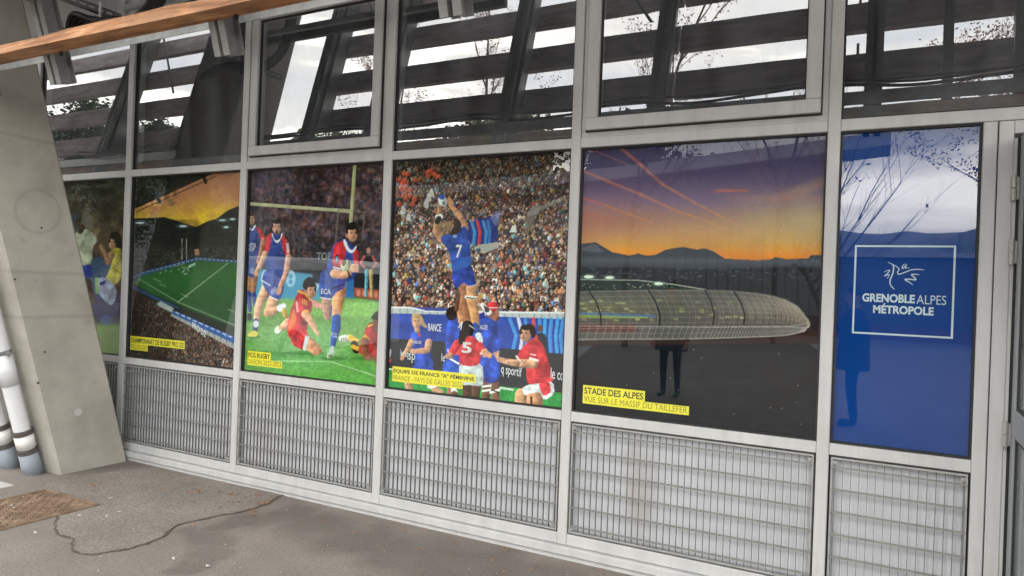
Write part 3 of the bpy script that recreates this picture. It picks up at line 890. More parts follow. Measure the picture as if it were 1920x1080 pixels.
crowd(P, 548, 712, 225, 466, lambda y: 4.2 + (y - 548) * .026, ['5a5450', '7d756e', '3a3532', '8d4f46', '2f3a52', 'b0a8a0', '28221f', '1d1a18', '6a4038', '403a36'],
      lambda x, y: (.38 + .5 * min(max((x - 250) / 190, 0), 1)) * (1 if y > 546 + (x - 255) * .48 else 0.0))
P.fill([(225, 500), (246, 530), (285, 551), (333, 571), (443, 616), (470, 626), (470, 640), (443, 630), (333, 580), (280, 558), (225, 540)], '1e2a20', rnd=False)
P.fill([(246, 532), (285, 553), (333, 575), (340, 580), (300, 566), (250, 542)], '2c4a78', .9, rnd=False)
P.fill([(295, 568), (302, 565), (326, 578), (322, 586), (296, 573)], '9aa8a0', rnd=False)
P.fill([(326, 582), (440, 632), (470, 645), (470, 658), (440, 645), (322, 588)], '2456a0', rnd=False)
P.fill([(322, 588), (440, 645), (470, 659), (470, 668), (440, 655), (320, 592)], '9ba09c', rnd=False)
for i in range(12): P.limb([(326 + i * 11, 589.5 + i * 5.3, .5), (325 + i * 11, 596 + i * 5.3, .5)], '3a3d3c', 0)
for i in range(10):
    x = 330 + i * 11; P.limb([(x, 586 + i * 4.9, 1.1), (x + 5, 588.3 + i * 4.9, 1.1)], 'c6d8ea', 0, .85)
sl, X, Y = P.win(380, 420, 470, 640)
P.grain(.16)
P.sheet(bay, 1.25, GAIN * .85, root)
xa, za = on_y(245, 629.5, PY); zb = on_y(245, 644, PY)[1]; zc = on_y(245, 655.5, PY)[1]
caption(root, 'CHAMPIONNAT DE RUGBY PRO D2', 'FCG RUGBY', (245, 630), (346.5, 645), (277, 655), (za, zb, zc))
word_px('PRO D2', (361, 603), (386, 617), WHT2, root, .02, slope=-.42)

# --- poster 3: runner with the ball
root, bay = poster(3, 'poster of a runner in red and blue carrying the ball past a tackler')
P = Print(440, 285, 740, 735)
P.vgrad([(285, '2c2022'), (330, '38262a'), (400, '3c2c2c'), (470, '2f2727'), (510, '26282a'), (545, '2a3034'), (560, '62963e'), (620, '6ba24e'), (735, '4c9434')])
P.mottled((440, 285, 740, 545), (26, 11, 7, 4), .8, ['6a2c30', '2c3054', '17130f', '7a4a40', '57484c'], .55)
for i in range(330):
    x, y = 450 + P.rng.random() * 280, 310 + P.rng.random() * 195
    c = P.col(['7a2f34', '30386a', '8a6a58', '4a3a34', '201a18', '92534a', '2c2420', '8d8480', '3c2c2c', '5c2428'][P.rng.integers(10)]) * .85
    P.ell(x, y, 3.6, 4.6, c, .5); P.ell(x, y - 5, 2, 2.6, P.col('8a6450'), .38)
P.a = P.a * .35 + boxblur(P.a, 3) * .65
P.fill([(440, 470), (560, 480), (740, 500), (740, 530), (440, 520)], '1d1e22', .55, 4)
P.limb([(466, 382, 3.0), (655, 396, 3.2)], 'b0b48c', .15); P.limb([(666, 300, 3.0), (657.5, 424, 3.2)], 'a8ae78', .15)
P.limb([(634, 395, 2), (628, 470, 2)], '7a7666', 0, .6); P.limb([(684, 396, 2), (679, 450, 2)], '7a7666', 0, .5); P.limb([(634, 394, 1.6), (685, 398, 1.6)], '7a7666', 0, .5)
P.fill([(440, 500), (480, 503), (600, 515), (600, 568), (440, 560)], '4f9cc0', .95, 2, rnd=False)
for x, y in ((498, 522), (545, 522), (590, 530)):
    P.ell(x, y, 9, 16, 'bcdcea', .7); P.ell(x, y - 4, 4, 5, '4f9cc0', .9); P.ell(x, y + 7, 4, 5, '4f9cc0', .9)
P.fill([(585, 466), (660, 478), (660, 540), (585, 530)], '26282e', .9, 2)
P.fill([(630, 520), (664, 522), (664, 560), (630, 556)], '2f70b0', .9, 1)
P.fill([(664, 500), (735, 506), (735, 570), (664, 556)], '202226', .9, 2)
P.fill([(664, 539), (735, 546), (735, 566), (664, 556)], 'b0523c', .9, 1)
for i in range(4): P.ell(672 + i * 11, 549 + i * 1.2, 3.6, 6, 'd89478', .7)
P.fill([(440, 556), (600, 563), (735, 568), (735, 600), (600, 590), (440, 585)], '79b64a', .8, 3)
sl, X, Y = P.win(440, 560, 740, 735)
P.put(sl, np.clip(1 - ((X - 560) / 110) ** 2 - ((Y - 655) / 60) ** 2, 0, 1) * .45, hx('86c090'))
P.put(sl, np.clip((Y - 680) / 60, 0, .8), hx('4aa030')); P.put(sl, (np.abs(Y - 668 - (X - 600) * .05) < 5) * .25, hx('2f7030'))
P.limb([(440, 676, 1.2), (620, 678, 1.0), (735, 715, 1.6)], 'b4d8ac', 0, .55)
P.mottled((440, 562, 740, 735), (60, 5, 2, 1.2), .15)
for (x, y, rx) in ((570, 662, 40), (625, 672, 22), (690, 672, 30), (476, 632, 14), (470, 600, 12)): P.ell(x, y, rx, 4, '2a6428', .45)
# distant referee
P.ell(691, 470, 4, 6, 'a87a66'); P.fill([(683, 480), (700, 480), (701, 504), (684, 505)], '15151a')
P.limb([(683, 482, 3), (677, 494, 2.6), (684, 502, 2.2)], 'a05048'); P.limb([(700, 482, 3), (706, 494, 2.6), (700, 502, 2.2)], 'a05048')
P.limb([(688, 508, 4), (687, 530, 3), (686, 555, 2.4)], '5aa0b4'); P.limb([(696, 508, 4), (696, 530, 3), (697, 556, 2.4)], 'b09a5c')
BLUE, BLUD, RED = '26408a', '1f3272', 'bb2c30'
# far left player
P.limb([(470, 512, 7), (466, 545, 5.5), (467, 556, 5)], 'a8744e'); P.limb([(478, 512, 6.5), (475, 545, 5), (476, 560, 4)], '9a6a48')
P.limb([(466, 550, 5), (469, 582, 3.6)], '2a4486'); P.limb([(476, 552, 4.5), (478, 572, 3.4)], '2a4486'); P.ell(468, 594, 5, 7, '1c2028')
P.fill([(462, 490), (488, 492), (484, 514), (472, 522), (460, 514)], '2c4284', tone=.3); P.ell(473, 508, 5, 6, '9fb0c4', .7)
P.fill([(458, 436), (466, 426), (478, 423), (488, 430), (490, 460), (486, 495), (460, 494)], '2a3f7c', tone=.35)
P.fill([(478, 424), (488, 428), (498, 444), (499, 450), (489, 452), (484, 436)], 'b03038', tone=.3)
P.limb([(494, 450, 4.5), (489, 474, 4), (484, 492, 3.5)], 'a8785c'); P.face(472, 410, 6.2, 10.5, 'b48868', '33241b', .2)
P.fill([(467, 424), (472, 432), (478, 421), (480, 424), (473, 434), (466, 427)], 'd8dce4')
# running player in the middle
P.limb([(503, 534, 11), (488, 566, 8), (484, 578, 7.5), (480, 604, 4.6)], 'cc9c7c'); P.limb([(480, 602, 5), (479, 619, 4.4)], '343a78')
P.limb([(480, 606, 5), (480, 609, 5)], 'c8ccd8', 0); P.fill([(463, 629), (471, 621), (482, 620), (483, 631), (466, 631)], 'd0c050')
P.limb([(517, 552, 11), (505, 582, 9), (503, 586, 8.5), (526, 578, 6)], 'c8946e'); P.limb([(525, 578, 6.5), (531, 574, 5.5)], 'd8dce4', 0)
P.ell(534, 588, 4.5, 11, 'b8923c', 1, -.2, .3)
P.fill([(497, 508), (508, 502), (534, 524), (532, 545), (524, 565), (506, 556), (490, 530), (494, 514)], '4c5a9c', tone=.3)
P.limb([(491, 526, 1), (506, 535, 1)], 'e4e8f0', 0); P.limb([(507, 556, 1), (520, 563, 1)], 'e4e8f0', 0); P.ell(513, 545, 4, 8, 'b8c4dc', .6, .5)
P.fill([(512, 436), (527, 436), (538, 452), (543, 475), (536, 500), (530, 526), (508, 510), (496, 500), (496, 476), (500, 448)], BLUE, tone=.4)
P.fill([(500, 441), (512, 435), (508, 452), (504, 474), (495, 475), (496, 458)], RED, tone=.3)
P.fill([(527, 437), (538, 449), (545, 478), (535, 481), (529, 462), (526, 448)], RED, tone=.3)
P.fill([(536, 456), (541, 456), (543, 474), (538, 476)], 'd8ccd0', .8)
P.fill([(511, 436), (513, 448), (519, 452), (526, 447), (528, 436), (530, 440), (522, 456), (516, 454), (509, 440)], 'dce0ea')
P.limb([(497, 476, 5.5), (489, 495, 4.8), (482, 509, 4)], 'cc9c7c'); P.ell(480, 513, 4.5, 5, 'c89878')
P.limb([(541, 482, 5.5), (536, 514, 5), (526, 536, 4.4)], 'c0907a'); P.ell(523, 545, 5, 8, 'c89880', 1, .3)
P.face(519, 426, 8.2, 13, 'c2917a', '1a1512', .1); P.ell(519, 436, 3, 3.4, '5a2a26')
# kneeling tackler in red
P.limb([(540, 606, 9), (528, 615, 6)], 'd0a080'); P.ell(521, 618, 6, 8, 'd8dcd8', 1, .6); P.ell(525, 614, 2, 5, 'd0a028', .9)
P.limb([(576, 642, 12), (594, 657, 9.5)], 'c88e68')
P.fill([(552, 625), (576, 622), (580, 634), (572, 658), (556, 652), (544, 640)], 'c02f36', tone=.3)
P.fill([(573, 628), (580, 632), (573, 658), (567, 655)], 'c8ccd0')
P.limb([(584, 568, 6.5), (604, 575, 5.2), (618, 574, 4)], 'c88a80')
P.fill([(559, 547), (568, 541), (580, 553), (587, 575), (577, 602), (575, 630), (558, 645), (543, 636), (537, 618), (545, 580)], 'c4383c', tone=.4)
P.limb([(560, 546, 2.2), (573, 551, 2), (582, 562, 2)], 'd8a838', 0)
for q in (0, 3.5, 7): P.limb([(567 + q, 560 + q * .3, .8), (568 + q, 570 + q * .3, .8)], 'd8a838', 0)
P.fill([(548, 584), (552, 580), (556, 600), (548, 612), (543, 622), (540, 612)], 'd89038', .7); P.limb([(556, 566, 1.6), (558, 584, 1.6)], 'e8d8d0', 0, .8)
P.limb([(573, 589, 8), (582, 602, 6.5), (593, 621, 3.8)], 'cf9a7a'); P.limb([(570, 585, 2), (577, 583, 1.6)], 'e0b040', 0)
P.ell(595, 625, 3.4, 4.5, 'd8a888'); P.ell(571, 606, 7, 5, '4a2030', .6)
P.face(584, 545, 9, 14, 'c08c74', '2c2624', .5); P.fill([(567, 540), (569, 526), (580, 518), (591, 524), (590, 532), (580, 534), (575, 545)], '2e2a2a'); P.ell(574, 548, 2.4, 4, 'b07c64')
# ball carrier
P.limb([(612, 562, 9), (612, 580, 8), (614, 594, 6.5)], 'a87e70')
P.limb([(636, 545, 13), (632, 575, 10), (631, 596, 8)], 'cc9468'); P.limb([(631, 597, 8.4), (630, 615, 8.5), (624, 648, 5)], '24489a')
P.limb([(622, 574, 1.2), (620, 590, 1.4)], '24489a', 0); P.fill([(620, 648), (627, 650), (629, 662), (622, 672), (612, 671), (614, 660)], 'b4ccb8', tone=.3); P.ell(620, 668, 5, 3.4, '5c6a3c', .8)
P.fill([(602, 508), (622, 505), (645, 524), (647, 540), (630, 548), (621, 562), (600, 559), (598, 530)], '35509c', tone=.35)
P.limb([(601, 558, 1), (620, 561, 1)], 'd8e0f0', 0); P.limb([(622, 541, 1.2), (646, 533, 1.2)], '14182c', 0)
P.fill([(625, 459), (634, 452), (646, 446), (658, 458), (668, 464), (672, 476), (672, 496), (665, 522), (646, 530), (623, 540), (612, 505), (616, 478)], BLUE, tone=.4)
P.fill([(626, 459), (644, 449), (649, 466), (647, 485), (638, 504), (625, 502), (623, 475)], 'c42c34', tone=.35)
P.fill([(662, 465), (669, 465), (673, 480), (671, 500), (662, 494)], 'c42c34', tone=.3)
P.fill([(627, 480), (634, 477), (636, 491), (629, 494)], '1c2c54'); P.fill([(629, 482), (633, 481), (634, 489), (630, 491)], '8ab0d0')
P.fill([(644, 447), (649, 452), (654, 466), (661, 470), (668, 460), (668, 466), (660, 476), (650, 470), (644, 456)], 'd8dee8')
P.limb([(625, 501, 1.2), (638, 504, 1.2)], 'e0e4ee', 0)
P.ell(649, 500, 9.5, 14, 'aeb48c', 1, -.15, .3); P.ell(645, 492, 4, 7, '26281f', .85, .3); P.ell(655, 494, 3, 9, '2c2e24', .7, -.2); P.ell(649, 508, 4, 3, '7a9a4c', .7)
P.limb([(628, 513, 9), (645, 516, 7), (655, 512, 5.6)], 'cf9a74'); P.limb([(652, 508, 1.6), (656, 519, 1.6)], '15161a', 0)
P.ell(662, 503, 5.5, 8, 'd0a07c', 1, -.3, .2); P.ell(669, 503, 4, 6, 'c8946e', 1, 0, .2)
for q in range(4): P.limb([(664, 496 + q * 4, 1.6), (671, 498 + q * 3.6, 1.5)], 'cf9c78', .3)
P.ell(650, 441, 2.4, 5, 'b07c5c'); P.face(661, 438, 9.6, 15, 'c49070', '17110e', .45)
P.fill([(649, 434), (649, 425), (654, 418), (664, 415), (671, 419), (671, 424), (660, 424), (654, 428), (652, 437)], '17110e')
# player down at right
P.ell(648, 635, 13, 7, 'c8ccc4', 1, .05, .2)
for q in range(4): P.limb([(640 + q * 4, 634, .7), (641 + q * 4, 641, .7)], '20201c', 0)
P.limb([(657, 633, 5.5), (668, 640, 6)], 'd8b040'); P.limb([(664, 645, 6.5), (668, 656, 7)], '2a1c18'); P.limb([(662, 650, 4), (672, 654, 4)], 'd0a838', 0)
P.fill([(679, 636), (687, 610), (700, 602), (720, 600), (720, 668), (690, 672), (670, 661)], '9c2c2a', tone=.4)
P.fill([(679, 632), (684, 626), (693, 636), (690, 642)], 'd8a830'); P.limb([(690, 612, 1.4), (704, 606, 1.4)], 'e0b840', 0)
P.limb([(684, 640, 8), (684, 660, 7), (692, 671, 5)], '7c4a34'); P.ell(690, 672, 7, 4, '8c5a40'); P.ell(705, 675, 5, 5, '8c5a40')
P.ell(710, 606, 11, 18, '6a4232'); P.fill([(694, 598), (704, 584), (722, 578), (722, 606), (706, 600)], '120e0c')
P.grain(.10)
P.sheet(bay, 1.2, GAIN * .95, root)
_z = [on_y(466, q, PY)[1] for q in (657.5, 671.5, 684)]
caption(root, 'FCG RUGBY', 'SAISON 2022-2023', (465, 658), (508, 665), (529, 685), _z)
word_px('ECA', (602, 541), (620, 552), WHT2, root, .02); word_px('TOP', (594, 473), (621, 488), m_plain('dim_grey_ink', (.22, .23, .24), .7), root, .02)
word_px('FCG', (620.5, 622), (632, 631), WHT2, root, .01, slope=-.2); word_px('ANTIX', (461, 456), (480, 464), WHT2, root, .01); word_px('GROUP', (463, 464), (477, 471), WHT2, root, .01)
word_px('MATMUT', (489, 607), (515, 612), m_plain('dark_green_ink', (.05, .2, .06), .6), root, .01)

# --- poster 4: lineout jump before a full stand
root, bay = poster(4, 'poster of a player lifted to catch the ball before a packed stand')
P = Print(710, 265, 1090, 785)
P.vgrad([(265, '1c1614'), (580, '241c19'), (785, '2a8a3c')])
PALW = ['2a2725', '1f1c1b', '35302e', '443c38', '2c2a30', '1a191c', '3a2f2a', '54483f', 'cfcac0', 'e2ded6', '3a3634', '22201f', '51494a', '2c3f78', '3c66a8', 'b03c34', '8d8478', 'd8d2c4', '7a6a5c', '1d1c20', '5a7c94', 'c87a4a', '39506a', 'ac9c86', '6a2c2c', 'a8b4bc', '465a40', '2a2a30', 'c9b34e', '7cc0c0']
crowd(P, 292, 586, 722, 1078, lambda y: 7.2 + (y - 292) * .017, PALW, lambda x, y: .55 + .45 * min(max((y - 310) / 150, 0), 1))
for i in range(26):
    x, y = 738 + P.rng.random() * 42, 322 + P.rng.random() * 62
    P.ell(x, y, 4.5, 4.5, 'b8482c', .9, 0, .3); P.ell(x, y - 5, 2, 2.4, '8d6450')
for i in range(8): P.ell(800 + P.rng.random() * 26, 320 + P.rng.random() * 14, 4, 4, 'b8482c', .8, 0, .3)
for (x, y) in ((752, 392), (762, 405), (800, 368), (795, 380), (805, 360)): P.fill([(x, y), (x + 4, y - 9), (x + 8, y), (x + 9, y + 10), (x - 1, y + 9)], 'c8ccc8', .8)
P.fill([(985, 402), (1010, 380), (1016, 385), (992, 432), (984, 440)], '6a665e', .8, 1)
P.fill([(986, 398), (1060, 366), (1062, 372), (990, 408)], '8d8a84', .6, 1)
P.fill([(944, 430), (975, 424), (975, 437), (944, 441)], '3a3230', .9); P.fill([(955, 436), (960, 424), (967, 421), (969, 436)], 'ccd0c8')
P.fill([(872, 419), (932, 401), (935, 453), (898, 459), (876, 453)], '1b2f78', tone=.25)
for (xa, xb, c) in ((884, 890, '3c86c0'), (895, 900, 'c43c34'), (906, 912, '3c86c0'), (915, 919, '2f6cb0')):
    P.limb([(xa, 415, 2.6), (xb, 435, 2.8), (xb - 2, 457, 2.6)], c, .1)
P.fill([(897, 459), (934, 454), (936, 464), (905, 476)], 'a8aca4', .9); P.fill([(919, 410), (930, 395), (940, 400), (930, 425)], '6f7ab0', .7, 1)
# barrier, banner, boards, turf
P.fill([(710, 573), (900, 583), (1090, 586), (1090, 600), (900, 596), (710, 588)], 'a8b4b4', rnd=False)
for i in range(26): P.limb([(722 + i * 14, 578 + i * .45, .5), (722 + i * 14, 590 + i * .45, .5)], '5f6c6c', 0)
P.limb([(710, 575.5, 1.6), (770, 577, 1.6), (800, 583, 1.6), (900, 585, 1.6), (1090, 587, 1.4)], 'd6dcdc', 0)
P.fill([(770, 575), (860, 578), (880, 584), (800, 583)], '2f4496', .9)
P.fill([(710, 587), (850, 590), (1090, 600), (1090, 668), (936, 654), (850, 642), (710, 634)], '26439c', rnd=False)
P.mottled((722, 590, 940, 640), (24, 10), .22)
for (x, c, dx, wd) in ((956, '3f8fd0', 12, 3.4), (972, 'cfd6dc', 8, 3.2), (985, '3f8fd0', 3, 3), (1000, 'd04a40', 2, 3.4), (1012, '3f8fd0', 1, 3), (1022, '3fa0dc', -1, 3), (1034, '3f8fd0', -3, 3.4), (1046, '3fa0dc', -4, 3.2), (1056, '3f8fd0', -5, 3.4)):
    P.limb([(x, 598, wd), (x + dx, 630, wd), (x + dx * .4, 660, wd)], c, .1, .9)
P.fill([(710, 633), (850, 641), (936, 652), (1090, 667), (1090, 742), (936, 724), (850, 706), (710, 690)], '2c3034', rnd=False)
P.fill([(710, 690), (850, 706), (936, 724), (1090, 741), (1090, 790), (710, 790)], '2a9040', rnd=False)
P.mottled((710, 690, 1090, 785), (8, 3), .2); P.limb([(722, 691, 1.2), (740, 693, 1.2)], 'd8e4d8', 0); P.limb([(938, 727, 1.6), (962, 731, 1.6)], 'c8d0c8', 0)
P.ell(730, 664, 3, 10, 'd8dce0', .8, .2); P.ell(731, 676, 2.4, 4, 'c03c34')
FB, FBD, WR = '2745a4', '1e3688', 'c4333a'
def legs(x, y): pass
# official in the background at right
P.ell(1013, 616, 5, 7, '5a4030'); P.fill([(1005, 628), (1013, 623), (1024, 628), (1028, 650), (1027, 670), (1010, 670)], '2a3038'); P.fill([(1003, 630), (1008, 628), (1010, 640), (1004, 640)], 'b03c3c')
# right lifter (blue)
P.limb([(912, 718, 9), (911, 745, 7.5)], '6a4434'); P.limb([(926, 718, 10), (929, 742, 7.5), (934, 760, 7)], '74503c')
for y in (722, 730): P.limb([(905, y + 3, 2), (920, y + 1, 2)], 'd4dcd4', 0)
P.limb([(920, 736, 2.4), (936, 731, 2.4)], 'd4dcd4', 0); P.limb([(921, 731, 1.2), (935, 736, 1.2)], '1c2024', 0)
P.fill([(898, 598), (912, 590), (930, 594), (935, 625), (937, 652), (938, 718), (904, 718), (899, 650)], FB, tone=.4); P.mottled((900, 600, 936, 715), (14,), .5)
P.ell(924, 578, 11.5, 12.5, 'bf3038', 1, 0, .35); P.limb([(914, 577, .8), (934, 577, .8)], 'e8dede', 0); P.ell(932, 588, 4, 8, '9c7058')
P.limb([(930, 596, 6.5), (918, 588, 6), (907, 574, 5), (899, 562, 4)], '8f5e46'); P.limb([(905, 572, 4.6), (911, 580, 5), (917, 586, 5.4)], 'd4d8d8', .2); P.limb([(908, 574, 1.4), (913, 581, 5)], '1a1c20', .1, .8)
P.fill([(896, 590), (908, 584), (910, 596), (898, 600)], FBD)
# left lifter (blue)
P.fill([(838, 604), (848, 594), (860, 592), (868, 612), (866, 650), (862, 690), (836, 690), (835, 650)], FB, tone=.35)
P.limb([(840, 655, 1.2), (842, 672, 1.2)], 'c8d4e4', 0); P.ell(847, 588, 11, 13, '18130f')
P.fill([(832, 672), (862, 680), (866, 700), (858, 716), (838, 716), (828, 704)], '2c52b4', tone=.3)
P.limb([(836, 668, 1.5), (860, 682, 1.8)], 'dfe4e8', 0); P.limb([(846, 718, 8), (845, 748, 6)], '8a5f48'); P.limb([(850, 728, 5), (852, 736, 6)], 'd6dad4', 0); P.limb([(852, 740, 7), (858, 752, 6)], '6a4636')
P.limb([(866, 602, 7), (862, 575, 6.5), (868, 545, 4.8), (872, 530, 4)], 'b98058'); P.limb([(856, 580, 4), (860, 555, 3), (866, 535, 2.6)], '5c3c2c')
# jumper
P.limb([(868, 530, 9), (872, 560, 7.5), (874, 582, 7.5), (880, 612, 6)], '8f5f40'); P.limb([(884, 536, 10), (884, 562, 9), (890, 590, 8.5), (892, 612, 7)], 'bd8a5c')
P.limb([(874, 557, 3.2), (894, 559, 3.2)], 'dcdcd0', 0); P.limb([(875, 558, 1), (893, 560, 1)], '1c1e20', 0)
P.limb([(891, 612, 7), (894, 628, 6.6)], '2c4a9c'); P.fill([(890, 626), (900, 622), (906, 636), (904, 646), (894, 638)], 'c4ccd0')
for q in range(4): P.limb([(868 + q * 3.2, 537 - q * 2.5, 1.5), (874 + q * 3, 527 + q, 1.3)], 'b07c58', .2)
for q in range(4): P.limb([(894, 566 - q * 2, 1.6), (901, 560 - q * 3, 1.3)], 'c08c68', .2)
P.fill([(847, 510), (866, 502), (884, 495), (889, 514), (894, 535), (879, 538), (868, 528), (860, 540), (850, 537), (848, 522)], '1c3a96', tone=.35)
P.limb([(878, 537, .8), (894, 534, .8)], 'b8c8e0', 0)
P.limb([(828, 448, 8), (819, 434, 7.5), (820, 420, 6.5), (824, 402, 4.6), (824, 390, 4)], 'b08058'); P.limb([(821, 407, 5.2), (826, 406, 5)], 'd8dcd8', 0); P.limb([(820, 416, 5), (823, 410, 5)], '1c2024', 0)
P.limb([(871, 428, 7.5), (864, 408, 5.6), (853, 394, 4.6), (845, 385, 4)], 'bd8a60')
P.fill([(826, 444), (836, 440), (848, 440), (862, 428), (872, 423), (876, 430), (878, 448), (883, 474), (885, 496), (866, 504), (848, 511), (846, 490), (842, 472), (836, 462), (828, 454)], '22469c', tone=.42)
P.fill([(847, 500), (866, 484), (885, 478), (885, 496), (848, 511)], '2c68bc', .6, 2)
for q in range(4): P.limb([(822 + q * 2.4, 386 - q, 1.7), (823 + q * 2.6, 375 - q * 2, 1.3)], 'b8885e', .2)
for q in range(4): P.limb([(845 + q * 1.5, 386 - q * 2, 1.7), (839 + q, 376 - q * 2.4, 1.3)], 'b8885e', .2)
P.ell(830, 376, 8, 11.5, 'c4ccd0', 1, -.35, .25); P.ell(828, 369, 6.5, 5, '2c4c9c', .95, .5); P.ell(832, 381, 3, 4.4, '3a5a50', .7)
P.ell(853, 424, 12, 15, '32251d', 1, .1, .35); P.ell(849, 436, 8, 5, '2a1e17')
for i in range(60):
    y = 414 + P.rng.random() * 26; x = 846 - P.rng.random() * 24
    P.limb([(850, 412 + P.rng.random() * 14, .8), (x, y, .7)], ['8a6b48', '5c4530', 'a88a60'][i % 3], 0, .7)
P.ell(853, 443, 4, 3, 'c8d0d8', .6)
# number five in red
P.limb([(876, 720, 9), (876, 748, 8)], '4c3024'); P.limb([(894, 720, 8.5), (892, 742, 7.5)], '523628')
P.fill([(861, 682), (880, 679), (904, 682), (907, 706), (904, 725), (884, 722), (866, 722), (861, 704)], 'bccaca', tone=.25)
P.fill([(854, 640), (866, 630), (884, 629), (899, 640), (904, 656), (900, 684), (880, 687), (862, 684), (862, 664), (848, 666)], WR, tone=.35)
P.limb([(857, 645, 7.5), (846, 664, 6.5)], WR); P.limb([(899, 648, 7), (907, 660, 6.5)], WR); P.limb([(902, 663, 2), (911, 656, 2)], 'e4dcd8', 0)
P.limb([(908, 660, 6), (919, 667, 5)], 'c0906c'); P.ell(908, 667, 4, 3, 'c0906c'); P.limb([(844, 667, 6), (840, 668, 5)], 'b08464')
P.fill([(864, 612), (872, 600), (884, 602), (890, 616), (886, 630), (874, 630), (870, 646), (860, 646), (860, 628)], '19130f'); P.limb([(860, 614, 1.2), (866, 604, 1.2), (864, 618, 1)], 'c8ccc8', 0); P.limb([(880, 610, 1), (889, 616, 1)], 'a8aca8', 0)
# blonde player at left
P.limb([(766, 700, 9), (766, 722, 7), (770, 736, 6)], 'ac8264'); P.limb([(806, 706, 9), (815, 728, 7), (828, 738, 6)], 'b48a6a'); P.limb([(806, 724, 5), (815, 722, 5)], 'd4d8d0', 0)
P.fill([(776, 680), (812, 684), (816, 708), (800, 716), (768, 708)], '2440a0', tone=.3)
P.fill([(769, 622), (779, 617), (790, 611), (801, 617), (806, 626), (809, 642), (808, 660), (814, 690), (796, 692), (776, 684), (779, 662), (771, 644)], '2747a6', tone=.35)
P.limb([(772, 640, 5.4), (763, 658, 4.6), (756, 667, 3.8)], 'b98d6c'); P.ell(754, 671, 3.6, 5, 'c08c70', 1, .4)
P.limb([(804, 642, 6.6), (801, 657, 5.6), (780, 659, 4.6)], 'bf9070'); P.ell(773, 658, 5, 4.6, 'c8987a')
P.fill([(772, 598), (776, 590), (786, 587), (792, 594), (796, 606), (802, 612), (798, 616), (790, 608)], 'a88c58'); P.face(781, 603, 8.2, 13.5, 'c89c80', 'ac9260', .1); P.limb([(781, 612, 5), (783, 620, 5)], 'b4886c')
P.ell(786, 628, 2.6, 3.6, 'b83c4c', .9)
# crouching red player at right
P.limb([(978, 740, 12), (975, 760, 11)], 'b98a62'); P.limb([(1004, 738, 16), (1002, 765, 15)], 'b5835c')
P.fill([(977, 728), (994, 720), (1016, 716), (1038, 716), (1040, 738), (1020, 752), (1013, 735), (996, 737), (984, 742)], 'c8d4d6', tone=.25)
P.fill([(1010, 718), (1030, 714), (1034, 735), (1020, 744), (1012, 730)], WR, tone=.3); P.limb([(996, 745, 2), (996, 760, 2)], '15171a', 0)
P.fill([(990, 640), (1000, 634), (1012, 638), (1020, 650), (1027, 674), (1038, 708), (1036, 716), (1014, 718), (990, 722), (986, 700), (988, 680), (968, 670), (976, 655)], WR, tone=.35)
P.limb([(1000, 682, 9), (968, 681, 6.6), (950, 678, 5.4), (936, 674, 4.6)], 'c09272'); P.limb([(994, 672, 2), (1008, 676, 2)], 'e8dcd8', 0); P.limb([(968, 668, 1.6), (975, 677, 1.6)], 'e8dcd8', 0)
for q in range(4): P.limb([(934, 674 - q * 2, 1.8), (926 + q * 3, 662 - q * 1.0, 1.4)], 'c09272', .2)
P.limb([(970, 678, 4), (952, 679, 4)], 'c89878'); P.face(985, 626, 10.5, 15, 'b5866a', '1a1411', -.55)
P.fill([(980, 615), (986, 608), (998, 607), (1005, 616), (1005, 630), (999, 636), (994, 626), (992, 618)], '1c1613'); P.ell(990, 628, 2.6, 4.4, 'a4745a')
P.limb([(995, 664, 1), (1004, 666, 1)], 'e4d0d0', 0)
P.grain(.16)
P.sheet(bay, 1.15, GAIN * .98, root)
_z = [on_y(737, q, PY)[1] for q in (686.5, 701.5, 714.5)]
caption(root, 'ÉQUIPE DE FRANCE "A" FÉMININE', 'FRANCE - PAYS DE GALLES 2023', (736.5, 687), (892, 710), (867.5, 725), _z)
word_px('7', (855, 459), (866, 484), WHT2, root, .02); word_px('5', (866, 641), (884, 663), WHT2, root, .03)
word_px('RANCE', (803, 606), (827, 622), WHT2, root, .02); word_px('le coq', (751, 654), (765, 673), WHT2, root, .0, slope=-.1); word_px('sp', (766, 662), (778, 681), WHT2, root, .0)
word_px('q sportif', (940, 682), (978, 709), WHT2, root, .01, slope=-.08); word_px('le co', (1033, 689), (1057, 712), WHT2, root, .01, slope=-.08); word_px('le', (828, 662), (834, 678), WHT2, root, .0)
word_px('MOBILIZE', (771, 638), (790, 645), WHT2, root, .01); word_px('ALIZE', (900, 609), (914, 618), WHT2, root, .01)
word_px('GUINNESS', (826, 378), (834, 384), m_plain('dark_ball_ink', (.05, .07, .09), .6), root, .01, slope=-.5) if False else None

# --- poster 5: stadium at sunset
root, bay = poster(5, 'wide poster of a glass stadium and mountains under a purple sunset')
P = Print(1060, 235, 1575, 850)
P.vgrad([(235, '2c2a48'), (290, '3e3a5c'), (340, '524664'), (380, '74607a'), (405, '957468'), (430, 'b48a60'), (455, 'c89444'), (470, 'd88e2c'), (480, 'e08420'), (500, 'd87020')])
sl, X, Y = P.win(1060, 235, 1575, 500)
P.put(sl, np.clip(1 - np.abs(Y - 415) / 55, 0, 1) * np.clip((1290 - X) / 260, 0, .75), hx('a0604e'))
P.put(sl, np.clip(1 - np.abs(Y - 412) / 70, 0, 1) * np.clip((X - 1330) / 240, 0, .7), hx('b8aa74'))
P.put(sl, np.clip((340 - Y) / 120, 0, .7) * np.clip((X - 1150) / 300, .2, 1), hx('2e2c50'))
P.put(sl, np.clip(1 - ((X - 1520) / 90) ** 2 - ((Y - 350 + (X - 1520) * .35) / 16) ** 2, 0, 1) * .35, hx('c09060'))
P.put(sl, np.clip(1 - ((X - 1450) / 110) ** 2 - ((Y - 372) / 10) ** 2, 0, 1) * .4, hx('a87468'))
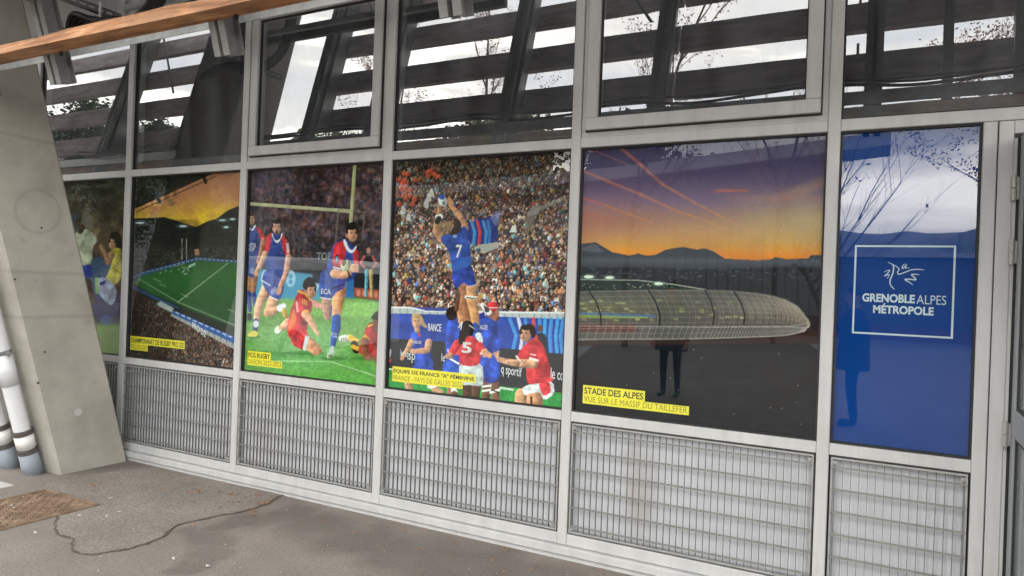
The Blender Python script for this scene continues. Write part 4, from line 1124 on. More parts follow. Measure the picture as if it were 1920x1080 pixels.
cl = smooth_noise(Y.shape[0], X.shape[1], 90, P.rng)
P.put(sl, np.clip(cl - .5, 0, 1) * .35, hx('7a5058'))
P.a = boxblur(P.a, 4)
for pts in ([(1158, 272, 3.2), (1200, 308, 2.8), (1243, 346, 2.4), (1300, 379, 2.0), (1345, 402, 1.6), (1385, 424, .8)], [(1092, 320, 2.6), (1140, 340, 2.6), (1200, 364, 2.4), (1270, 396, 2.0), (1325, 414, 1.4), (1358, 428, .7)],
            [(1090, 370, 2.2), (1135, 385, 2.0), (1180, 402, 1.5), (1225, 418, .8)], [(1115, 282, .9), (1180, 310, .7)], [(1090, 398, 1.4), (1150, 410, .9)]):
    for (w_, al) in ((1.8, .14), (1.1, .25), (.55, .6)):
        n_ = len(pts)
        for j in range(n_ - 1):
            q = j / n_; c = np.array(hx('c4624c')) * (1 - q) + np.array(hx('d8a850')) * q
            P.limb([(pts[j][0], pts[j][1], pts[j][2] * w_), (pts[j + 1][0], pts[j + 1][1], pts[j + 1][2] * w_)], c, 0, al * (.75 if j else .7))
P.limb([(1345, 357, 1.6), (1368, 357, 2.2), (1402, 358, 1)], 'c4604c', 0, .7); P.limb([(1335, 358, 4), (1410, 358, 3)], 'a05850', 0, .3)
rid = [(1060, 458), (1088, 457), (1100, 456), (1117, 454), (1130, 462), (1149, 473), (1165, 476), (1179, 479), (1190, 477), (1196, 475), (1211, 479), (1229, 478), (1240, 472), (1249, 468), (1265, 465), (1282, 463), (1307, 468), (1315, 466), (1324, 466), (1338, 471), (1350, 479), (1360, 485), (1421, 488), (1446, 486), (1454, 482), (1477, 486), (1516, 484), (1521, 478), (1575, 478)]
P.fill(rid + [(1575, 860), (1060, 860)], '343c44', rnd=False)
sl, X, Y = P.win(1060, 452, 1575, 520)
P.put(sl, np.clip(1 - np.abs(Y - 488 - (X - 1090) * .006) / 9, 0, 1) * .5 * (P.a[sl][..., 0] < .35), hx('5c6068'))
P.fill([(1090, 466), (1115, 456), (1122, 464), (1135, 471), (1120, 474), (1092, 470)], '6a6a72', .5, 1)
P.fill([(1060, 500), (1130, 502), (1210, 501), (1300, 505), (1420, 503), (1480, 500), (1575, 503), (1575, 640), (1060, 640)], '171b20', 1, 2)
for i in range(240):
    x = 1085 + P.rng.random() * 460; y = 500 + P.rng.random() * 20 + abs(P.rng.normal()) * 5
    wd = 2 + P.rng.random() * 6; c = P.col(['39424a', '2a3036', '4a5054', '20262a'][P.rng.integers(4)])
    P.fill([(x, y), (x + wd, y), (x + wd, y + 1.5 + P.rng.random() * 3), (x, y + 3)], c, .6, rnd=False)
P.fill([(1483, 494), (1495, 495), (1495, 506), (1483, 506)], '22282e', .9, rnd=False)
# stadium shell
P.fill([(1060, 533), (1100, 521), (1198, 525), (1261, 533), (1328, 543), (1330, 556), (1060, 560)], '1d2a26', rnd=False)
P.limb([(1085, 524, .8), (1198, 525.5, .9), (1261, 533, 1), (1328, 544, 1)], 'a8b09c', 0, .85)
for i in range(30): P.ell(1085 + P.rng.random() * 175, 531 + P.rng.random() * 10, 1.4, .8, ['9cb88c', 'd0d8b0', '5c7a64'][i % 3], .7)
for (x, y, r) in ((1104, 519, 9), (1143, 520.5, 8), (1235, 532, 8)): P.ell(x, y, r * 1.6, r * .7, '6a9080', .45); P.ell(x, y, r, r * .35, 'e4f4dc', .9)
shell = [(1060, 548), (1110, 545), (1230, 543), (1328, 543), (1378, 545), (1418, 548.5), (1450, 554), (1476, 562), (1496, 574), (1508, 588), (1513, 600), (1514, 610), (1508, 621), (1490, 627), (1469, 630), (1300, 636), (1060, 638)]
P.fill(shell, '4e4d48', rnd=False)
sl, X, Y = P.win(1060, 540, 1516, 640)
inside = (P.a[sl] - hx('4e4d48')).__abs__().sum(-1) < .01
P.put(sl, inside * np.clip((X - 1330) / 170, 0, 1) * np.clip(1.1 - np.abs(Y - 575) / 30, 0, 1) * .65, hx('a89a88'))
P.put(sl, inside * np.clip((1330 - X) / 220, 0, 1) * np.clip(1 - np.abs(Y - 575) / 26, 0, 1) * .5, hx('6a7448'))
P.put(sl, inside * np.clip(1 - np.abs(Y - 618) / 14, 0, 1) * .45, hx('4c4a54'))
for i in range(42):
    x = 1085 + P.rng.random() ** 1.3 * 330; y = 560 + P.rng.random() * 38
    P.fill([(x, y), (x + 9, y + 1), (x + 10, y + 4.5), (x + 1, y + 4)], ['a4ae5c', '8c9a50', 'b8b884', '6a7a40', '8a8470'][i % 5], .55, rnd=False)
P.fill([(1085, 585), (1230, 590), (1230, 595), (1085, 592)], '3c6ab0', .6, rnd=False); P.fill([(1085, 590), (1215, 594), (1215, 597), (1085, 596)], '8cb43c', .6, rnd=False)
P.fill([(1085, 608), (1190, 609), (1200, 622), (1085, 622)], '5c2c24', .7, rnd=False)
TOPL = np.array([(1060, 548), (1150, 544), (1240, 543), (1328, 543), (1378, 545), (1418, 548.5), (1450, 554), (1476, 562), (1496, 574), (1508, 588), (1513, 600), (1514, 607)], float)
BOTL = np.array([(1060, 637), (1150, 637), (1240, 637), (1320, 636), (1375, 634.5), (1420, 633), (1450, 631.5), (1474, 629.5), (1494, 627), (1506, 623), (1512, 617), (1514, 611)], float)
TT = np.linspace(0, 1, 12)
def shell_pt(t_, q_):
    a_ = np.array([np.interp(t_, TT, TOPL[:, 0]), np.interp(t_, TT, TOPL[:, 1])]); b_ = np.array([np.interp(t_, TT, BOTL[:, 0]), np.interp(t_, TT, BOTL[:, 1])])
    p_ = a_ * (1 - q_) + b_ * q_
    p_[0] += (14 + 10 * t_) * math.sin(q_ * math.pi) * (1 - t_ ** 4) - 16 * (1 - q_) * (1 - t_)
    return p_
for k_ in range(26):         # lit cladding towards the rounded nose
    t0_, t1_ = .5 + .5 * k_ / 26, .5 + .5 * (k_ + 1) / 26
    for q0_, q1_ in ((0, .22), (.22, .42), (.42, .62)):
        c = np.array(hx('a89a86')) * (.6 + .6 * (k_ / 26)) * (1.1 - .5 * q0_) * (.9 + .2 * P.rng.random())
        P.fill([shell_pt(t0_, q0_), shell_pt(t1_, q0_), shell_pt(t1_, q1_), shell_pt(t0_, q1_)], np.clip(c, 0, 1), .5 + .4 * k_ / 26, rnd=False)
for k_ in range(10):         # hoops
    q_ = .02 + .96 * k_ / 9
    pp = [shell_pt(t_, q_) for t_ in np.linspace(0, 1, 26)]
    P.limb([(x, y, .42) for x, y in pp], 'aaa698', 0, .55 if k_ in (0, 7, 9) else .38)
for k_ in range(92):         # glazing bars
    t_ = (k_ / 91) ** .85
    pp = [shell_pt(t_, q_) for q_ in np.linspace(.02, .70, 6)]
    P.limb([(x, y, .32) for x, y in pp], 'a8a496' if k_ % 3 else '22241f', 0, .42)
    pp = [shell_pt(t_, q_) for q_ in (.72, .98)]
    P.limb([(x, y, .34) for x, y in pp], 'b8b4ac', 0, .62)
for x in (.06, .17, .28, .38): P.limb([(*shell_pt(x, q_), 1.5) for q_ in (.02, .25, .5, .7)], '14171a', 0, .9)
for k_ in range(9):
    t_ = .80 + k_ * .02
    P.fill([shell_pt(t_, .62), shell_pt(t_ + .015, .62), shell_pt(t_ + .015, .98), shell_pt(t_, .98)], ['b8a888', 'c8b490', '2a2824'][k_ % 3], .65, rnd=False)
P.limb([(1070, 637.5, .6), (1300, 636, .6), (1469, 630, .7), (1508, 621, .7)], 'c8c0b0', 0, .6)
P.limb([(1070, 611, .5), (1330, 613, .5), (1480, 612, .5), (1512, 607, .5)], 'c8c4b8', 0, .7)
P.fill([(1060, 638), (1300, 637), (1470, 632), (1515, 620), (1575, 628), (1575, 645), (1300, 648), (1060, 650)], '2c1a18', .9, 1)
P.fill([(1060, 647), (1300, 646), (1575, 642), (1575, 860), (1060, 860)], '0b1119', 1, 2)
P.mottled((1060, 655, 1575, 850), (60, 20), .3)
for i in range(16):
    x, y = 1090 + P.rng.random() * 440, 650 + P.rng.random() * 165; P.ell(x, y, .9, .7, 'b8bcc0', .7)
P.grain(.08)
P.sheet(bay, 1.25, GAIN, root)
_z = [on_y(1094, q, PY)[1] for q in (721.5, 740.5, 756)]
caption(root, 'STADE DES ALPES', 'VUE SUR LE MASSIF DU TAILLEFER', (1093.5, 722), (1209.5, 735), (1292, 765), _z)

# --- poster 6: plain blue with the white emblem
root, bay = poster(6, 'plain blue poster with a white framed emblem and two lines of lettering')
BLU = m_plain('blue_film', (0.0005, 0.044, 0.225), .8, 0, .05, 2, spec=.06)
k = MB(); k.box(bay[0] + .004, bay[1] - .004, PY, PY + .002, ZS1 + .004, ZT0 - .004); keep(k.build('printed_sheet', BLU), root)
x0, x1, z0, z1 = -.143, .290, 1.436, 1.879
k = MB(); ring(k, x0, x1, z0, z1, .0085, PY - .0012, PY - .0004); keep(k.build('emblem_frame', WHT), root)
def Lg(q): return on_y(1590 + q[0] / 5.142, 440 + q[1] / 5.142, PY)
def stroke(mb, pts, ws):
    P2 = [np.array(Lg(p)) for p in pts]
    out = []                                   # smooth
    for i in range(len(P2) - 1):
        p0, p1, p2, p3 = P2[max(i - 1, 0)], P2[i], P2[i + 1], P2[min(i + 2, len(P2) - 1)]
        for s_ in range(5):
            u_ = s_ / 5
            out.append((.5 * (2 * p1 + (p2 - p0) * u_ + (2 * p0 - 5 * p1 + 4 * p2 - p3) * u_ ** 2 + (3 * p1 - p0 - 3 * p2 + p3) * u_ ** 3), ws[i] * (1 - u_) + ws[i + 1] * u_))
    out.append((P2[-1], ws[-1]))
    le, ri = [], []
    for i, (p, w_) in enumerate(out):
        d = out[min(i + 1, len(out) - 1)][0] - out[max(i - 1, 0)][0]; d = d / (np.linalg.norm(d) + 1e-9); nn_ = np.array([-d[1], d[0]])
        le.append(p + nn_ * w_ / 2); ri.append(p - nn_ * w_ / 2)
    for i in range(len(out) - 1):
        stroke.y -= 2e-6
        mb.poly([(le[i][0], stroke.y, le[i][1]), (le[i + 1][0], stroke.y, le[i + 1][1]), (ri[i + 1][0], stroke.y, ri[i + 1][1]), (ri[i][0], stroke.y, ri[i][1])])
stroke.y = PY - .0006
k = MB(); mm = .001
stroke(k, [(385, 265), (435, 290), (475, 312), (492, 335), (478, 362), (490, 382), (540, 366), (610, 340), (680, 334), (738, 341)], [2 * mm, 4 * mm, 4 * mm, 5 * mm, 5 * mm, 5 * mm, 5 * mm, 4.5 * mm, 4 * mm, 1.5 * mm])
stroke(k, [(433, 288), (440, 330), (428, 385), (407, 435), (410, 485), (447, 527)], [4 * mm, 6 * mm, 6 * mm, 6 * mm, 5 * mm, 3 * mm])
stroke(k, [(348, 362), (372, 348), (404, 345), (366, 388), (350, 400), (398, 384), (376, 424)], [1.5 * mm, 3 * mm, 4 * mm, 4.5 * mm, 4 * mm, 4 * mm, 2 * mm])
stroke(k, [(548, 278), (524, 308), (528, 328), (566, 288), (552, 322), (594, 318)], [2 * mm, 4 * mm, 4 * mm, 4 * mm, 4 * mm, 1.5 * mm])
stroke(k, [(690, 387), (650, 382), (612, 386), (640, 412), (652, 436), (600, 430), (548, 432), (585, 455), (626, 484)], [2 * mm, 5 * mm, 6 * mm, 6 * mm, 6 * mm, 6 * mm, 6 * mm, 5 * mm, 2 * mm])
keep(k.build('emblem', WHT, recalc=False), root)
word_px('GRENOBLE', (1617, 549.5), (1715, 569), WHT, root, .035)
word_px('ALPES', (1719, 553), (1774, 572), WHT, root, -.004)
word_px('MÉTROPOLE', (1637.5, 568), (1750.5, 592), WHT, root, .035)

# ------------------------------------------------------------------ raking concrete pier and drainpipes
PL = 0.265                                   # outward lean per metre of height
pier = MB()
px0, px1 = -6.42, -5.70
def pier_pt(p, z): return (p[0], p[1] - PL * z, z)
c_ = .018
prof = [(px0 + c_, -.60), (px1 - c_, -.60), (px1, -.60 + c_), (px1, -.03 - c_), (px1 - c_, -.03), (px0 + c_, -.03), (px0, -.03 - c_), (px0, -.60 + c_)]
pier.prism(prof, pier_pt, -.05, ZTOP + .1)
po = empty('concrete_pier', (-6.06, -.3, 0)); tag(po, 'leaning fair-faced concrete pier at the left end of the facade', 'pier')
keep(pier.build('shaft', CONC), po)
def on_face(px, py):
    v = ray(px, py); t_ = px1 / v[0]; return -CAM_D + v[1] * t_, CAM_H + v[2] * t_
PLUGM = m_plain('pale_mortar_plug', (.46, .45, .43), .85)
yy, zz = on_face(146, 773)
k = MB(); k.tube([(px1 - .01, yy, zz), (px1 + .003, yy, zz)], .030, 18); keep(k.build('tie_hole_plug', PLUGM), po)
for q in ((28, 524), (78, 427), (72, 718), (84, 660)):
    yy, zz = on_face(*q)
    k = MB(); k.tube([(px1 - .01, yy, zz), (px1 + .0015, yy, zz)], .008, 8); keep(k.build('tie_hole', DARK), po)

def pipe(x, y, lab):
    e = empty('drainpipe', (x, y, 0)); tag(e, lab, 'drainpipe', 'white drainpipes beside the pier')
    def at(z): return (x, y - PL * z, z)
    k = MB(); k.tube([at(.19), at(4.7)], 0.0589, 28, cap=False); keep(k.build('pipe', WHITEP, smooth=True), e)
    k = MB(); k.tube([at(-.03), at(.03), at(.035), at(.10), at(.105), at(.20)], [0.0666, 0.0666, 0.0704, 0.0704, 0.0678, 0.0678], 28); keep(k.build('socket', GREYP, smooth=True), e)
    for zc in (.195, .345):
        k = MB(); k.tube([at(zc - .02), at(zc - .012), at(zc - .011), at(zc), at(zc + .001), at(zc + .018)], [0.0704, 0.0710, 0.0678, 0.0678, 0.0710, 0.0704], 28); keep(k.build('clamp', CLAMP, smooth=False), e)
    k = MB(); k.tube([at(.222), at(.322)], 0.0669, 28); keep(k.build('label_band', m_plain('white_band', (.74, .74, .71), .5, 0, .03), smooth=True), e)
    k = MB(); k.tube([at(.96), at(.99)], 0.0614, 28); k.tube([at(.90), at(.903)], 0.0605, 28)
    k.box(x + .045, x + .12, y - PL * .975 - .012, y - PL * .975 + .012, .965, .985); k.tube([(x + .085, y - PL * .975, .95), (x + .085, y - PL * .975, 1.0)], .008, 8)
    keep(k.build('wall_bracket', GALVD), e)
    k = MB(); k.tube([at(.72), at(.95)], 0.0630, 28); keep(k.build('coupling', WHITEP, smooth=True), e)
pipe(-5.900, -.685, 'white drainpipe right beside the leaning pier, the nearer of two')
pipe(-6.230, -.685, 'white drainpipe at the left edge, the farther of two')

# ------------------------------------------------------------------ leaning timber sunscreen
SL = 0.30
def lean(y0, z): return -(y0 + (z - 2.78) * SL)
ss = empty('timber_sunscreen', (-3, -1.4, 2.78)); tag(ss, 'leaning sunscreen of brown timber boards on galvanised ribs, above the windows', 'sunscreen')
RIBX = [-8.77, -7.28, -5.28, -4.45, -3.01, -1.64, -0.12, 1.30, 2.72]
dv = Vector((0, -SL, 1)).normalized(); nv = Vector((0, -1, -SL)).normalized()     # along the rib, outward
def rib_mesh():
    k = MB()
    def pt(p, s_): v = dv * s_ + nv * p[1]; return (p[0], v.y, v.z)
    # two channels back to back with a packing strip between
    for sx in (-1, 1):
        xs = lambda q: sx * q
        pr = [(xs(.012), -.05), (xs(.055), -.05), (xs(.055), -.043), (xs(.019), -.043), (xs(.019), .043), (xs(.055), .043), (xs(.055), .05), (xs(.012), .05)]
        k.prism(pr, pt, -.045, 3.3)
    k.prism([(-.0115, -.03), (.0115, -.03), (.0115, .03), (-.0115, .03)], pt, .02, 3.28)
    return k.mesh('rib')
RIBME = rib_mesh()
bm = bmesh.new(); bm.from_mesh(RIBME); bmesh.ops.recalc_face_normals(bm, faces=bm.faces); bm.to_mesh(RIBME); bm.free()
RIBME.materials.append(GALVD)
for x in RIBX:
    o = mobj('rib', RIBME, None); o.location = (x, -1.40, 2.78); keep(o, ss)
def board(x0, x1, zc, hgt, th, m, off=.078):
    k = MB()
    c = Vector((0, lean(1.40, zc) - .28, zc)) + nv * off * 0
    nseg = max(2, int((x1 - x0) / .35)); vs = []
    for i in range(nseg + 1):
        x = x0 + (x1 - x0) * i / nseg
        j = [random.uniform(-.003, .003) for _ in range(4)]
        for n_, (a, b) in enumerate(((-.5, -.5), (.5, -.5), (.5, .5), (-.5, .5))):
            p = c + dv * (a * hgt + j[n_]) + nv * (b * th)
            vs.append((x, p.y, p.z))
    k.v = vs
    for i in range(nseg):
        for n_ in range(4):
            k.f.append((i * 4 + n_, i * 4 + (n_ + 1) % 4, i * 4 + 4 + (n_ + 1) % 4, i * 4 + 4 + n_)); k.m.append(0)
    k.f.append((0, 1, 2, 3)); k.f.append((nseg * 4, nseg * 4 + 1, nseg * 4 + 2, nseg * 4 + 3)); k.m += [0, 0]
    return keep(k.build('board', m, smooth=False), ss)
for zc in (3.310, 3.735, 4.175, 4.615, 5.06):
    for x0, x1 in ((-12.0, -7.20), (-5.34, -1.60), (-1.585, 3.2)):
        board(x0, x1, zc, .238, .055, WOODD)
    for x in RIBX[3:]:
        k = MB(); p = Vector((x - .12, lean(1.40, zc + .10) - .28, zc + .10))
        k.tube([p, p + Vector((0, .002, .105))], .010, 8); keep(k.build('bolt', GALVD), ss)
for x in RIBX:
    k = MB(); za, zb = 3.16, 5.3
    k.v = [(x + dx, lean(1.40, z) - q, z) for dx in (-.008, .008) for z in (za, zb) for q in (.055, .25)]
    for q in ((0, 1, 3, 2), (4, 6, 7, 5), (0, 4, 5, 1), (2, 3, 7, 6), (0, 2, 6, 4), (1, 5, 7, 3)): k.f.append(q); k.m.append(0)
    keep(k.build('web_plate', GALVD), ss)
# the lowest member: a pale larch beam and a galvanised angle
k = MB(); vs = []; nseg = 46
for i in range(nseg + 1):
    x = -10.0 + 13.0 * i / nseg
    jz = .006 * math.sin(x * 3.1) + .004 * math.sin(x * 7.7 + 1) + random.uniform(-.002, .002); jy = .008 * math.sin(x * 2.3 + 2)
    for (y, z) in ((-1.600 + jy, 2.888), (-1.592 + jy, 2.948 + jz), (-1.49, 2.952 + jz * .5), (-1.487 + jy * .5, 2.884)):
        vs.append((x, y, z))
k.v = vs
for i in range(nseg):
    for n_ in range(4):
        k.f.append((i * 4 + n_, i * 4 + (n_ + 1) % 4, i * 4 + 4 + (n_ + 1) % 4, i * 4 + 4 + n_)); k.m.append(0)
k.f += [(0, 1, 2, 3), (nseg * 4, nseg * 4 + 1, nseg * 4 + 2, nseg * 4 + 3)]; k.m += [0, 0]
o = keep(k.build('beam', WOOD, smooth=False), ss); o['label'] = 'lowest orange larch beam'
k = MB()
k.box(-10, 3, -1.336, -1.330, 2.925, 3.015); k.box(-10, 3, -1.40, -1.3365, 3.009, 3.015)
keep(k.build('angle', GALV), ss)
for x in (-8.77, -5.15, -4.3, -2.85, -1.43):
    k = MB(); k.box(x - .012, x + .012, -1.50, -1.49, 2.86, 2.90); keep(k.build('clip', DARK), ss)
# diagonal tie rods seen against the sky
for x in (-8.2, -6.9, -4.9, -2.3):
    k = MB(); k.tube([(x, lean(1.34, 4.6), 4.6), (x + .55, lean(1.34, 3.8), 3.8)], .012, 8); keep(k.build('tie_rod', GALVD), ss)
# extra posts at the door end
for x in (.32, .72):
    k = MB(); k.box(x - .03, x + .03, -1.62, -1.56, 2.86, 4.7); keep(k.build('post', GALVD), ss)

# cables
def cable(pts, r, lab, cat='cable'):
    k = MB(); out = []
    P2 = [Vector(p) for p in pts]
    for i in range(len(P2) - 1):
        p0, p1, p2, p3 = P2[max(i - 1, 0)], P2[i], P2[i + 1], P2[min(i + 2, len(P2) - 1)]
        for s_ in range(8):
            u_ = s_ / 8
            out.append(.5 * (2 * p1 + (p2 - p0) * u_ + (2 * p0 - 5 * p1 + 4 * p2 - p3) * u_ ** 2 + (3 * p1 - p0 - 3 * p2 + p3) * u_ ** 3))
    out.append(P2[-1])
    k.tube(out, r, 8)
    return tag(k.build('cable', BLACKP, smooth=True), lab, cat, 'black cables along the sunscreen')
for n_, (dz, sag, r, lab) in enumerate(((.0, .05, .011, 'thick black cable sagging lowest between the sunscreen ribs'), (.03, .025, .007, 'thin black cable strung just above the thick sagging one'), (.05, .06, .008, 'slack black cable looping between the sunscreen ribs'))):
    pts = []
    for i in range(9):
        x = -9.0 + i * 1.44
        pts += [(x, -1.29 - .02 * n_, 3.06 + dz), (x + .48, -1.27 - .02 * n_, 3.06 + dz - sag * random.uniform(.5, 1.1)), (x + .96, -1.27 - .02 * n_, 3.06 + dz - sag * random.uniform(.5, 1.1))]
    cable(pts, r, lab)
for n_ in range(5):
    cable([(-5.75, -.52 - n_ * .03, 3.46 + .01 * n_), (-5.62, -.55 - n_ * .03, 3.55 + n_ * .012), (-5.3, -.55 - n_ * .028, 3.56 - n_ * .014), (-4.9, -.55 - n_ * .02, 3.50), (-4.66, -.55 - n_ * .02, 3.75 + n_ * .01), (-4.6, -.55 - n_ * .02, 4.66)], .017,
          'black cable in the bundle at upper left, ' + ('nearest the windows', 'second from the windows', 'in the middle of it', 'second from the larch beam', 'nearest the larch beam')[n_])

# cable support bracket at upper left
br = empty('cable_bracket', (-5.5, -.5, 3.6)); tag(br, 'perforated galvanised bracket carrying a rail behind the larch beam, upper left', 'bracket')
k = MB()
ya, yb, zc, xb = -1.25, -.42, 3.60, -5.42
nh = 12
hh, dep = .055, .045
st = (yb - ya) / nh
for i in range(nh):            # web with slotted holes
    y0 = ya + i * st
    k.box(xb, xb + .005, y0, y0 + st * .28, zc, zc + hh)
    k.box(xb, xb + .005, y0 + st * .28, y0 + st, zc, zc + hh * .3); k.box(xb, xb + .005, y0 + st * .28, y0 + st, zc + hh * .7, zc + hh)
k.box(xb - .04, xb - .0002, ya, yb, zc, zc + .005); k.box(xb - .04, xb - .0002, ya, yb, zc + hh - .005, zc + hh)
keep(k.build('perforated_arm', GALVD), br)
k = MB(); k.box(xb - .05, xb + .05, yb + .001, yb + .03, zc - .07, zc + .3); keep(k.build('end_plate', GALV), br)
k = MB(); k.box(xb + .051, -2.6, yb - .02, yb + .02, zc + .07, zc + .075); k.box(xb + .051, -2.6, yb - .02, yb - .015, zc + .0755, zc + .11); k.box(xb + .051, -2.6, yb + .015, yb + .02, zc + .0755, zc + .11)
keep(k.build('rail', GALV), br)
k = MB(); k.box(xb + .051, -2.6, yb - .30, yb - .25, zc + .12, zc + .19); keep(k.build('rail', GALVD), br)
k = MB(); k.tube([(-5.36, -.62, 3.47), (-5.36, -.62, 3.66)], .011, 8); keep(k.build('rod', GALV), br)

# ------------------------------------------------------------------ things on the ground
RUST = None
_m, _t, _b = mat('rusty_cast_iron')
_v = obj_coord(_t)
_t.links.new(ramp(_t, noise(_t, _v, 9, 7, .65), [(.3, (.10, .062, .040)), (.5, (.20, .13, .085)), (.7, (.30, .22, .155))]), _b.inputs['Base Color'])
_b.inputs['Roughness'].default_value = .75; _b.inputs['Metallic'].default_value = .1
bump(_t, _b, noise(_t, _v, 70, 4), .3, .003)
RUST = _m
mh = empty('manhole_cover', (-5.07, -1.19, 0)); tag(mh, 'rusty square chequered manhole cover in the asphalt at lower left', 'manhole cover')
k = MB(); ring(k, -5.385, -4.75, -1.50, -.87, .018, 0, 0)
k = MB()
for (a, b, c, d) in ((-5.385, -4.75, -1.50, -1.482), (-5.385, -4.75, -.888, -.87), (-5.385, -5.367, -1.4815, -.8885), (-4.768, -4.75, -1.4815, -.8885)): k.box(a, b, c, d, -.02, .010)
keep(k.build('rim', RUST, bevel=.002), mh)
k = MB(); k.box(-5.362, -4.773, -1.477, -.893, -.02, .003); keep(k.build('plate', RUST), mh)
k = MB()
for i in range(17):
    for j in range(17):
        x = -5.345 + i * .0349; y = -1.46 + j * .0345; a = math.pi / 4 * (1 if (i + j) % 2 else -1)
        ca, sa = math.cos(a), math.sin(a)
        pr = [(-.016, 0), (0, -.0065), (.016, 0), (0, .0065)]
        bs = [(x + u * ca - v * sa, y + u * sa + v * ca) for u, v in pr]
        tp = [(x + .55 * (u * ca - v * sa), y + .55 * (u * sa + v * ca)) for u, v in pr]
        b0 = len(k.v); k.v += [(u, v, .0028) for u, v in bs] + [(u, v, .0105) for u, v in tp]
        for n_ in range(4): k.f.append((b0 + n_, b0 + (n_ + 1) % 4, b0 + 4 + (n_ + 1) % 4, b0 + 4 + n_)); k.m.append(0)
        k.f.append((b0 + 4, b0 + 5, b0 + 6, b0 + 7)); k.m.append(0)
tag(keep(k.build('raised_lozenges', RUST), mh), kind='stuff')
k = MB(); k.box(-6.7, -5.68, -1.62, -.94, -.03, .006)
tag(k.build('concrete_slab', m_plain('pale_concrete_slab', (.46, .45, .43), .85, 0, .08, 7), bevel=.004), 'pale concrete slab set in the asphalt at the left edge', 'slab')
# repaired strip of asphalt with a ragged lip, next to the wall
edge = [(110, 968), (103, 985), (106, 1001), (118, 1006), (138, 1011), (136, 1022), (134, 1033), (148, 1039), (170, 1041), (205, 1036), (240, 1030), (275, 1020), (305, 1008), (322, 992), (338, 983), (372, 976), (410, 968), (450, 961), (480, 953), (505, 944), (520, 932), (545, 926)]
_m, _t, _b = mat('asphalt_patch')
_v = obj_coord(_t); _f2 = noise(_t, _v, 60, 4, .7)
_c = mixc(_t, ramp(_t, noise(_t, _v, 2.1, 7, .6), [(.3, (.18, .158, .137)), (.7, (.26, .231, .20))]), ramp(_t, _f2, [(.35, .62), (.55, 1.0), (.72, 1.35)]), 1.0, 'MULTIPLY')
_t.links.new(_c, _b.inputs['Base Color']); _b.inputs['Roughness'].default_value = .87
_g = N(_t, 'ShaderNodeTexVoronoi'); _g.inputs['Scale'].default_value = 130; _t.links.new(_v, _g.inputs['Vector'])
bump(_t, _b, math_(_t, 'ADD', _g.outputs['Distance'], math_(_t, 'MULTIPLY', _f2, .6)), .55, .006)
PATCH = _m
E2 = [on_z(*q) for q in edge]
E3 = []
for i in range(len(E2) - 1):
    for s_ in range(6):
        u_ = s_ / 6; E3.append((E2[i][0] * (1 - u_) + E2[i + 1][0] * u_ + random.uniform(-.008, .008), E2[i][1] * (1 - u_) + E2[i + 1][1] * u_ + random.uniform(-.008, .008)))
E3 = E3 + [(-4.4, -.035), (-5.35, -.035), (-5.6, -.64), (-5.62, -.83), (-4.74, -.84), (-4.72, -1.1)]
k = MB(); n_ = len(E3)
k.v = [(x, y, .005) for x, y in E3] + [(x, y, -.01) for x, y in E3]
k.f = [tuple(range(n_))] + [(i, (i + 1) % n_, n_ + (i + 1) % n_, n_ + i) for i in range(n_)]; k.m = [0] * (n_ + 1)
pa = tag(k.build('asphalt_patch', PATCH), kind='structure')
k = MB()           # open joint along its lip, filled with dirt
for i in range(124):
    (xa, ya_), (xb_, yb_) = E3[i], E3[i + 1]
    d_ = Vector((xb_ - xa, yb_ - ya_, 0)).normalized(); nn = Vector((-d_.y, d_.x, 0)) * (.0045 + .003 * math.sin(i * .7) + random.uniform(0, .004))
    k.poly([(xa - nn.x, ya_ - nn.y, .0062), (xb_ - nn.x, yb_ - nn.y, .0062), (xb_ + nn.x, yb_ + nn.y, .0064), (xa + nn.x, ya_ + nn.y, .0064)])
tag(k.build('crack', m_plain('crack_dirt', (.095, .078, .064), .95, 0, .3, 30)), kind='structure')
# dry leaf bits, grit and specks
LEAFM = m_plain('dry_leaf', (.26, .12, .055), .8, 0, .35, 40); GRITM = m_plain('pale_grit', (.50, .48, .44), .85, 0, .15, 40)
k = MB()
def leafbit(x, y, s_, mi):
    a = random.uniform(0, 6.28); h = .006 + random.uniform(.001, .006)
    ca, sa = math.cos(a), math.sin(a)
    b0 = len(k.v)
    for u, v, z in ((-1, 0, 0), (-.2, -.45, .7), (.6, -.3, .4), (1, 0, 1), (.4, .4, .2), (-.4, .42, .6)):
        k.v.append((x + (u * ca - v * sa) * s_, y + (u * sa + v * ca) * s_, .0075 + h * z))
    k.f.append(tuple(range(b0, b0 + 6))); k.m.append(mi)
for _ in range(90):
    t_ = random.random() ** .8
    x = random.uniform(-5.5, -.6); y = -.05 - abs(random.gauss(0, .35))
    leafbit(x, y, random.uniform(.007, .017), 0)
for q in ((527, 906), (440, 930), (490, 945), (475, 958), (470, 965), (180, 909), (505, 936), (365, 926), (425, 942)):
    x, y = on_z(*q); 
    for _ in range(3): leafbit(x + random.gauss(0, .04), y + random.gauss(0, .03), random.uniform(.014, .026), 0)
for _ in range(90):
    leafbit(random.uniform(-5.5, -.8), random.uniform(-2.4, -.06), random.uniform(.0025, .006), 1)
for q in ((66, 1002), (207, 937), (222, 963), (150, 969), (200, 970), (325, 1051), (390, 1065), (22, 950), (25, 955)): leafbit(*on_z(*q), .016, 1)
tag(k.build('leaf_litter', [LEAFM, GRITM], recalc=False), 'dry brown leaf bits and pale grit strewn along the wall foot', 'litter', kind='stuff')

